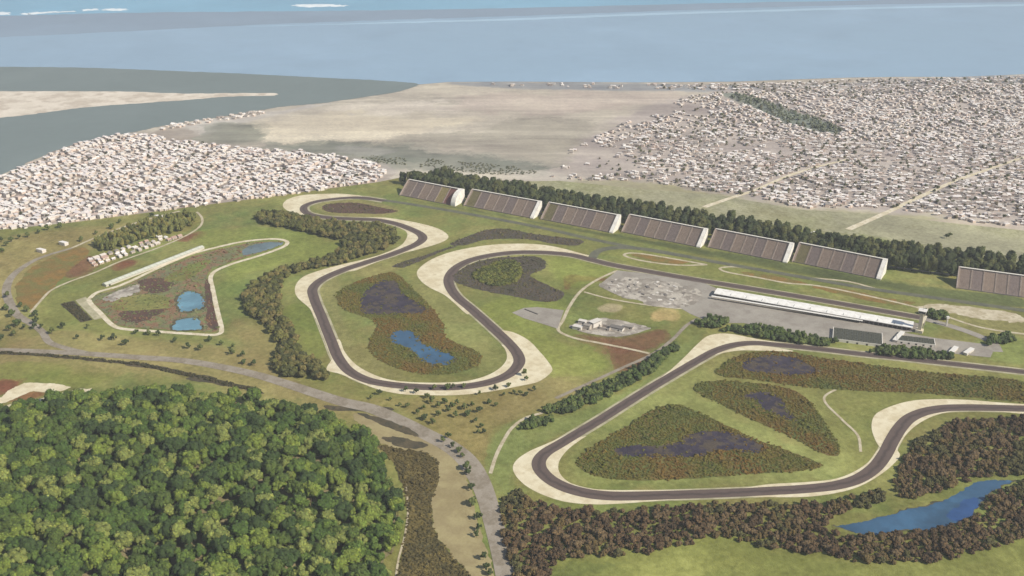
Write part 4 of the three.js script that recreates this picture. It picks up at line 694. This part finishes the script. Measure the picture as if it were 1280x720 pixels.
// low dark roofed halls on the apron
const darkRoof = ground(0x4d4c42, 0x565448, 0x45463c, 12, { grain: 18, contrast: 1.3 });
for (const [[ax, ay], [bx, by], dep, label] of [[[1041, 426], [1102, 434], 34, 'large low hall with a dark flat roof beside the canopy'], [[1122, 428.5], [1168, 434], 17, 'smaller low hall with a dark flat roof below the tower']]) {
  const a = P(ax, ay), b = P(bx, by), L = Math.hypot(b[0] - a[0], b[1] - a[1]), o = frame('paddock_hall', a, b, label, 'building', 'dark roofed halls on the apron');
  addMesh('wall', box(L, 3.4, dep, L / 2, -0.2, -dep / 2), wallWhite, o);
  const n = Math.round(L / 6), m = Math.round(dep / 8);
  for (let i = 0; i < n; i++) for (let j = 0; j < m; j++) { const p = addMesh('roof_panel', box(L / n - 0.25, 0.22, dep / m - 0.25, 0, 0, 0), darkRoof, o); p.position.set(L * (i + 0.5) / n, 3.16 + 0.05 * ((i * 7 + j * 3) % 3), -dep * (j + 0.5) / m); }
  for (const [w, d, x, z] of [[0.8, dep + 1.6, -0.42, -dep / 2], [0.8, dep + 1.6, L + 0.42, -dep / 2], [L, 0.6, L / 2, 0.42]]) addMesh('parapet', box(w, 4.1, d, x, -0.2, z), standWhite, o);
  for (let i = 0; i < 5; i++) addMesh('door', box(2.4, 2.4, 0.12, L * (i + 0.5) / 5, 0, 0.8), dark, o);
}
// pale service blocks by the ramp
[[1188, 443, 1195, 436], [1206, 444, 1215, 438], [1118, 428, 1128, 417]].forEach(([x0, y0, x1, y1], i) => {
  const o = frame('service_block', P(x0, y0), P(x1, y1), ['narrow pale service block beside the ramp hedge', 'pale service block at the corner of the ramp', 'narrow pale block between the two planted beds'][i], 'building'), L = Math.hypot(P(x1, y1)[0] - P(x0, y0)[0], P(x1, y1)[1] - P(x0, y0)[1]);
  addMesh('wall', box(L, 3.4, 5, L / 2, -0.2, 0), wallWhite, o); addMesh('roof', box(L + 0.8, 0.35, 5.8, L / 2, 3.2, 0), whiteRoof, o); addMesh('door', box(1.2, 2.2, 0.1, L * 0.3, 0, 2.54), dark, o);
});
// long white sheds beside the lagoon
for (const [pa, pb, dep, label] of [[[133, 359], [256, 311], 10, 'long pale green roofed shed beside the lagoon path']]) {
  const a = P(...pa), b = P(...pb), L = Math.hypot(b[0] - a[0], b[1] - a[1]), o = frame('long_shed', a, b, label, 'shed');
  addMesh('wall', box(L - 0.6, 3.2, dep - 0.8, L / 2, -0.2, -dep / 2), wallWhite, o);
  const rm = ground(0xbfc0b2, 0xc9c9bd, 0xb0b3a2, 16, { grain: 8 });
  const n = 16; for (let i = 0; i < n; i++) addMesh('roof_panel', extrudeAlong([[-0.4, 2.95], [-0.4, 3.2], [dep / 2, 5], [dep + 0.4, 3.2], [dep + 0.4, 2.95]], L / n - 0.35, i * L / n + 0.15), rm, o);
  addMesh('door', box(3, 2.6, 0.15, 6, 0, -0.3), dark, o);
}
// houses
function houseGeometry(kind) {
  if (kind === 0) return [mergeGeometries([box(8, 3.4, 7, 0, 0, 0)]), mergeGeometries([box(8.3, 0.3, 7.3, 0, 3.3, 0), box(8.3, 0.5, 0.25, 0, 3.6, 3.5), box(8.3, 0.5, 0.25, 0, 3.6, -3.5), box(1.5, 1.3, 1.5, 2.2, 3.6, -1.5)])];
  if (kind === 1) return [box(7.5, 3, 6.5), extrudeAlong([[-3.8, 2.9], [0, 4.7], [3.8, 2.9]], 8.1, -4.05)];
  if (kind === 2) return [mergeGeometries([box(7, 6, 7), box(4, 3, 6, 5.4, 0, 0.4)]), mergeGeometries([box(7.3, 0.3, 7.3, 0, 5.95, 0), box(7.3, 0.55, 0.25, 0, 6.2, 3.5), box(4.2, 0.3, 6.3, 5.6, 2.95, 0.4)])];
  return [box(11, 3.6, 6), extrudeAlong([[-3.4, 3.5], [-3.4, 3.75], [3.4, 4.9], [3.4, 3.5]], 11.6, -5.8)];
}
const houses = [0, 1, 2, 3].map(houseGeometry);
const wallMats = [0xd6cec6, 0xc6bab0, 0xd2c0b3, 0xb6aaa2].map((h) => plain(h, 0.9));
const roofs = [[0xe4ded9, 'white'], [0xd6cbc1, 'cream'], [0xc4b1a7, 'dusty pink'], [0x9c948e, 'grey'], [0xb5978a, 'tan'], [0xdcd3d0, 'pale']];
const roofMats = roofs.map(([h]) => plain(h, 0.85));
const form = ['flat roofed house', 'gabled house', 'two storey house', 'long shed roofed house'];
const houseProto = new Map();
function house(x, z, rot, kind, wall, roof, s, where, group, name = 'house') {
  const key = kind * 100 + wall * 10 + roof; let o;
  if (!houseProto.has(key)) {
    o = new THREE.Group(); addMesh('wall', houses[kind][0], wallMats[wall], o); const rf = addMesh('roof', houses[kind][1], roofMats[roof], o);
    const zf = kind === 3 ? 3.03 : kind === 1 ? 3.28 : 3.53; addMesh('door', box(1, 2.1, 0.1, -1.2, 0, zf), dark, o); addMesh('window', box(1.3, 1.1, 0.1, 1.4, 1.1, zf), glass, o);
    houseProto.set(key, o);
  } else o = houseProto.get(key).clone();
  o.name = numbered(name); o.position.set(x, 0, z); o.rotation.y = rot; o.scale.set(s, s, s); o.userData = {};
  scene.add(tag(o, roofs[roof][1] + ' ' + form[kind] + ' ' + where, 'house', group));
}
function rows(p, ang, seed, { along = 8.8, deep = 8.2, street = 5, empty = 0.08, warp = 0.25, block = 9 }) {   // rows of houses back to back between lanes
  const [a, b, c, d] = bounds(p), r = rng(seed), out = [], cx = (a + b) / 2, cz = (c + d) / 2, R = Math.hypot(b - a, d - c) / 2, ca = Math.cos(ang), sa = Math.sin(ang);
  for (let v = -R, row = 0; v < R; v += deep + (row % 2 ? street : 0.4), row++) for (let u = -R, n = 0; u < R; u += along * (0.85 + 0.35 * r()), n++) {
    if (n % block === block - 1) { u += 4; continue; }
    if (r() < empty) continue;
    const wob = (nz(NA, (cx + u) / 900, (cz + v) / 900) - 0.5) * warp * 260, x = cx + u * ca - (v + wob) * sa + (r() - 0.5) * 2.4, z = cz + u * sa + (v + wob) * ca + (r() - 0.5) * 2.4;
    if (inside(p, x, z)) out.push([x, 0, z, 0.78 + 0.35 * r(), -ang + (r() < 0.25 ? Math.PI / 2 : 0) + (r() - 0.5) * 0.24 + (r() < 0.5 ? Math.PI : 0), r(), r(), r()]);
  }
  return out;
}
function settle(list, count, where, group, massName, massLabel, kinds, pal) {
  const near = new Set(list.filter((q) => inFrame(q, 2)).sort(byNearness).slice(0, count));
  const pickKind = (q) => kinds[Math.floor(q[5] * kinds.length)], pickRoof = (q) => pal[Math.floor(q[6] * pal.length)];
  for (const q of near) house(q[0], q[2], q[4], pickKind(q), Math.floor(q[7] * 4), pickRoof(q), q[3], where, group);
  const g = new THREE.Group(); g.name = numbered(massName); scene.add(tag(g, massLabel, 'houses', null, 'stuff'));
  const white = new THREE.MeshStandardMaterial({ roughness: 0.88 });
  for (const k of [0, 1, 2, 3]) {
    const mine = list.filter((q) => !near.has(q) && pickKind(q) === k); if (!mine.length) continue;
    houses[k].forEach((geo, part) => {
      const im = new THREE.InstancedMesh(geo, white, mine.length); im.name = part ? 'roofs' : 'walls'; im.castShadow = im.receiveShadow = true;
      mine.forEach((q, i) => { dummy.position.set(q[0], 0, q[2]); dummy.rotation.set(0, q[4], 0); dummy.scale.setScalar(q[3]); dummy.updateMatrix(); im.setMatrixAt(i, dummy.matrix); im.setColorAt(i, part ? tint.set(roofs[pickRoof(q)][0]) : tint.set([0xd6cec6, 0xc6bab0, 0xd2c0b3, 0xb6aaa2][Math.floor(q[7] * 4)])); });
      g.add(im);
    });
  }
}
{ // dense white town on the bay
  const p = poly([[-140, 262], [-60, 240], [0, 222], [40, 205], [87, 184], [131, 171.5], [175, 168], [219, 175.5], [265, 181.5], [312, 186.5], [375, 190], [410, 194], [440, 199], [472, 206], [482, 215], [470, 226], [440, 232], [400, 238], [350, 245], [312, 250], [269, 254], [231, 261], [187, 265], [140, 271], [94, 277], [37, 285], [0, 287], [-60, 292], [-140, 296]]);
  settle(rows(p, 0.62, 71, { along: 8.4, deep: 7.6, street: 4.2, empty: 0.06 }), 170, 'on the edge of the white bay town', 'houses on the edge of the white bay town', 'bay_town', 'dense white and pinkish roofs of the bay town', [0, 0, 1, 2, 3], [0, 0, 0, 0, 1, 2, 5, 5, 5, 3]);
  const q = poly([[182, 164], [215, 156], [260, 149], [300, 142.5], [330, 139], [332, 143], [300, 148], [250, 155], [215, 162]]);
  settle(rows(q, 0.3, 72, { empty: 0.45 }), 0, '', '', 'shore_houses', 'scattered houses along the shore of the bay', [0, 1], [0, 1, 3]);
}
{ // looser far town
  const areas = [
    [[[688, 221], [694, 205], [712, 190], [740, 178], [790, 168], [860, 160], [950, 165], [1050, 175], [1150, 180], [1300, 170], [1480, 190], [1480, 300], [1280, 284], [1177, 273], [1130, 263], [1080, 259], [1011, 260], [952, 248], [911, 241], [870, 238], [800, 226], [740, 226]], 0.36, 0.1, 8.2],
    [[[740, 178], [790, 150], [830, 130], [880, 118], [960, 114], [1080, 112], [1200, 108], [1320, 106], [1480, 130], [1480, 190], [1300, 170], [1150, 180], [1050, 175], [950, 165], [860, 160]], 0.85, 0.12, 8.4],
    [[[560, 106], [700, 104.5], [850, 106], [960, 105], [1060, 100], [1200, 98], [1320, 95], [1330, 106], [1200, 108], [1080, 112], [960, 114], [830, 112], [700, 109]], 0.3, 0.4, 10],
  ];
  const roadA = [[880, 259], [943, 238], [985, 220], [1060, 199]].map((q) => P(...q)), roadB = [[1060, 287], [1112, 264], [1190, 228], [1300, 190]].map((q) => P(...q));
  const nearRoad = (x, z) => [roadA, roadB].some((l) => l.slice(1).some((q, i) => { const [ax, az] = l[i], ex = q[0] - ax, ez = q[1] - az, t = clamp(((x - ax) * ex + (z - az) * ez) / (ex * ex + ez * ez)); return Math.hypot(x - ax - ex * t, z - az - ez * t) < 10; }));
  const woods = smoothClosed(poly([[905, 117], [930, 118], [985, 136], [1050, 160], [1048, 168], [1000, 160], [960, 144]]));
  const list = areas.flatMap(([pix, ang, empty, along], i) => rows(smoothClosed(poly(pix)), ang, 80 + i, { along: along * 0.82, deep: 6.9, street: 5.2, empty, warp: 0.6, block: 7 })).filter(([x, , z]) => {
    const open = nz(NA, x / 640, z / 640) * 0.6 + nz(NB, x / 500, z / 500) * 0.4, sparse = 1 - clamp((x - 40 + (z + 1700) * 0.35) / 420), fine = nz(NC, x / 260, z / 260); return !nearRoad(x, z) && !inside(woods, x, z) && open > 0.28 + 0.22 * sparse && fine > 0.2 + 0.3 * sparse;
  }).map((q) => { q[3] *= 0.8; return q; });
  settle(list, 130, 'on the near edge of the far town', 'houses on the near edge of the far town', 'far_town', 'scattered pale roofs of the far town by the sea', [0, 1, 1, 2, 3, 3], [0, 0, 0, 1, 1, 2, 3, 3, 3, 5, 5]);
  // greenery between the houses
  const r = rng(401), yards = areas.flatMap(([pix], i) => scatter(smoothClosed(poly(pix)), 21, 410 + i, 0.5)).filter(([x, z]) => x - 40 + (z + 1700) * 0.35 > 200 * r()).filter(([x, z]) => nz(NB, x / 400 + 0.3, z / 400) > 0.5 || r() < 0.14).map(([x, z]) => [x, 0, z, 0.35 + 0.45 * r(), r() * 6, 0]);
  mass('town_greenery', hedgeTrees, yards, 'bushes and small trees between the far town houses', 'greenery', () => [0x666850, 0x706c54, 0x5c5f48, 0x746a5a][Math.floor(r() * 4)]);
  mass('town_wood', hedgeTrees, scatter(woods, 13, 5, 0.5).filter(([x, z]) => edgeDistance(woods, x, z) > 14 * nz(NB, x / 200, z / 200) && nz(NB, x / 150 + 0.2, z / 150) > 0.38).map(([x, z]) => [x, 0, z, 0.5 + 0.5 * r(), r() * 6, 0]), 'dark strip of woodland crossing the far town', 'woodland', () => [0x6a7462, 0x727862][Math.floor(r() * 2)]);
  const bayYards = scatter(poly([[0, 225], [87, 186], [175, 170], [312, 188], [440, 200], [475, 215], [400, 236], [231, 259], [94, 275], [0, 284]]), 26, 421, 0.5).filter(() => r() < 0.5).map(([x, z]) => [x, 0, z, 0.4 + 0.4 * r(), r() * 6, 0]);
  mass('town_greenery', hedgeTrees, bayYards, 'small trees in the lanes of the white bay town', 'greenery', () => [0x55543f, 0x4a4d38][Math.floor(r() * 2)]);
  mass('field_brush', tuft, scatter(smoothClosed(poly([[430, 194], [520, 198], [640, 208], [680, 216], [620, 218], [520, 208], [460, 202]])), 7, 6).filter(([x, z]) => nz(NB, x / 220, z / 220) > 0.45).map(([x, z]) => [x, 0, z, 0.7 + 0.9 * r(), r() * 6, 0]), 'dark brush on the damp ground behind the tree row', 'brush', () => [0x676b58, 0x74745f][Math.floor(r() * 2)]);
}
{ // two rows of small houses by the red earth
  const r = rng(55), a = P(116, 333), b = P(228, 295), ang = Math.atan2(b[1] - a[1], b[0] - a[0]), L = Math.hypot(b[0] - a[0], b[1] - a[1]), nx = Math.sin(ang), nzv = -Math.cos(ang);
  for (const off of [0, 12, 23]) for (let s = 4 + off * 0.3; s < L - off; s += 9.5 + 3 * r()) { if (r() < 0.12) continue; house(a[0] + Math.cos(ang) * s + nx * off, a[1] + Math.sin(ang) * s + nzv * off, -ang, [1, 1, 3, 0][Math.floor(r() * 4)], Math.floor(r() * 4), [0, 0, 1, 3, 4, 5][Math.floor(r() * 6)], 0.75 + 0.2 * r(), 'between grove and red earth', 'small houses beside the grove'); }
  for (const [px, py, w] of [[52, 315, 'alone beside the dirt road round the brown field'], [80, 306, 'alone where the faint path meets the dirt road'], [199, 273, 'alone behind the grove of slim trees'], [1017, 296, 'alone among the trees behind the grandstands']]) { const [x, z] = P(px, py); house(x, z, 0.5, px === 1017 ? 2 : 3, 0, 0, 1.2, w); }
}
// gutted depot and the rubble of the yard
{
  const r = rng(321), bare = [plain(0xb5aca2, 0.9), plain(0x8f8880, 0.9), plain(0x6f6a66, 0.9), plain(0xcfc9c1, 0.9)];
  [[722, 411, 12, 7, 4, 'low pale shell of a hut at one end of the depot'], [735, 410, 9, 12, 6, 'tall white walled hall in the middle of the depot'], [744, 407, 16, 8, 7, 'long white roofed hall of the depot'], [757, 411, 14, 9, 4, 'roofless grey block of the depot'], [771, 412, 18, 8, 4, 'dark roofed block of the depot'], [786, 410, 12, 6, 3, 'small outlying hut of the depot'], [728, 404, 10, 6, 4, 'back hut of the depot by the grass']].forEach(([px, py, w, d, h, label], i) => {
    const [x, z] = P(px, py), o = new THREE.Group(); o.name = numbered('depot_building'); o.position.set(x, 0, z); o.rotation.y = -0.45 + (i === 2 ? 1.2 : 0); scene.add(tag(o, label, 'building'));
    for (const [ww, dd, dx, dz] of [[w, 0.5, 0, d / 2], [w, 0.5, 0, -d / 2], [0.5, d - 0.6, w / 2 - 0.3, 0], [0.5, d - 0.6, -w / 2 + 0.3, 0]]) addMesh('wall', box(ww, h * (0.8 + 0.2 * r()), dd, dx, -0.2, dz), bare[i % 2 ? 0 : 3], o);
    if (i !== 3) addMesh('roof', box(w + 0.8, 0.4, d * (i === 1 ? 0.5 : 1) + 0.8, 0, h + 0.02, i === 1 ? d * 0.25 : 0), bare[i === 4 ? 2 : i % 2 ? 1 : 3], o);
    addMesh('door', box(1.6, Math.min(2.4, h * 0.7), 0.12, w * 0.2, 0, d / 2 + 0.32), dark, o);
  });
  const yard = poly([[756, 357], [768, 349], [800, 349], [850, 356], [872, 365], [868, 377], [845, 384], [800, 376], [772, 367]]);
  for (const [x, z] of scatter(yard, 9, 33, 0.48)) { if (r() < 0.4) continue; const k = Math.floor(r() * 4), w = 2 + 6 * r(), d = 1.2 + 3 * r(), h = 0.5 + 1.6 * r() * r(); const g = box(w, h, d); g.rotateZ((r() - 0.5) * 0.1); const m = addMesh('concrete_block', g, bare[k]); m.position.set(x, -0.05, z); m.rotation.y = r() * 3; tag(m, ['pale', 'grey', 'dark', 'white'][k] + ' broken concrete block lying on the rubble yard', 'block', 'broken blocks on the rubble yard', 'thing'); }
  const [px, pz] = P(664, 390), w = addMesh('ramp_wall', box(24, 1.4, 1.6), bare[2]); w.position.set(px, -0.1, pz); w.rotation.y = -0.75; tag(w, 'dark low wall slanting across the grey pad', 'wall');
}
renderer.render(scene, camera);
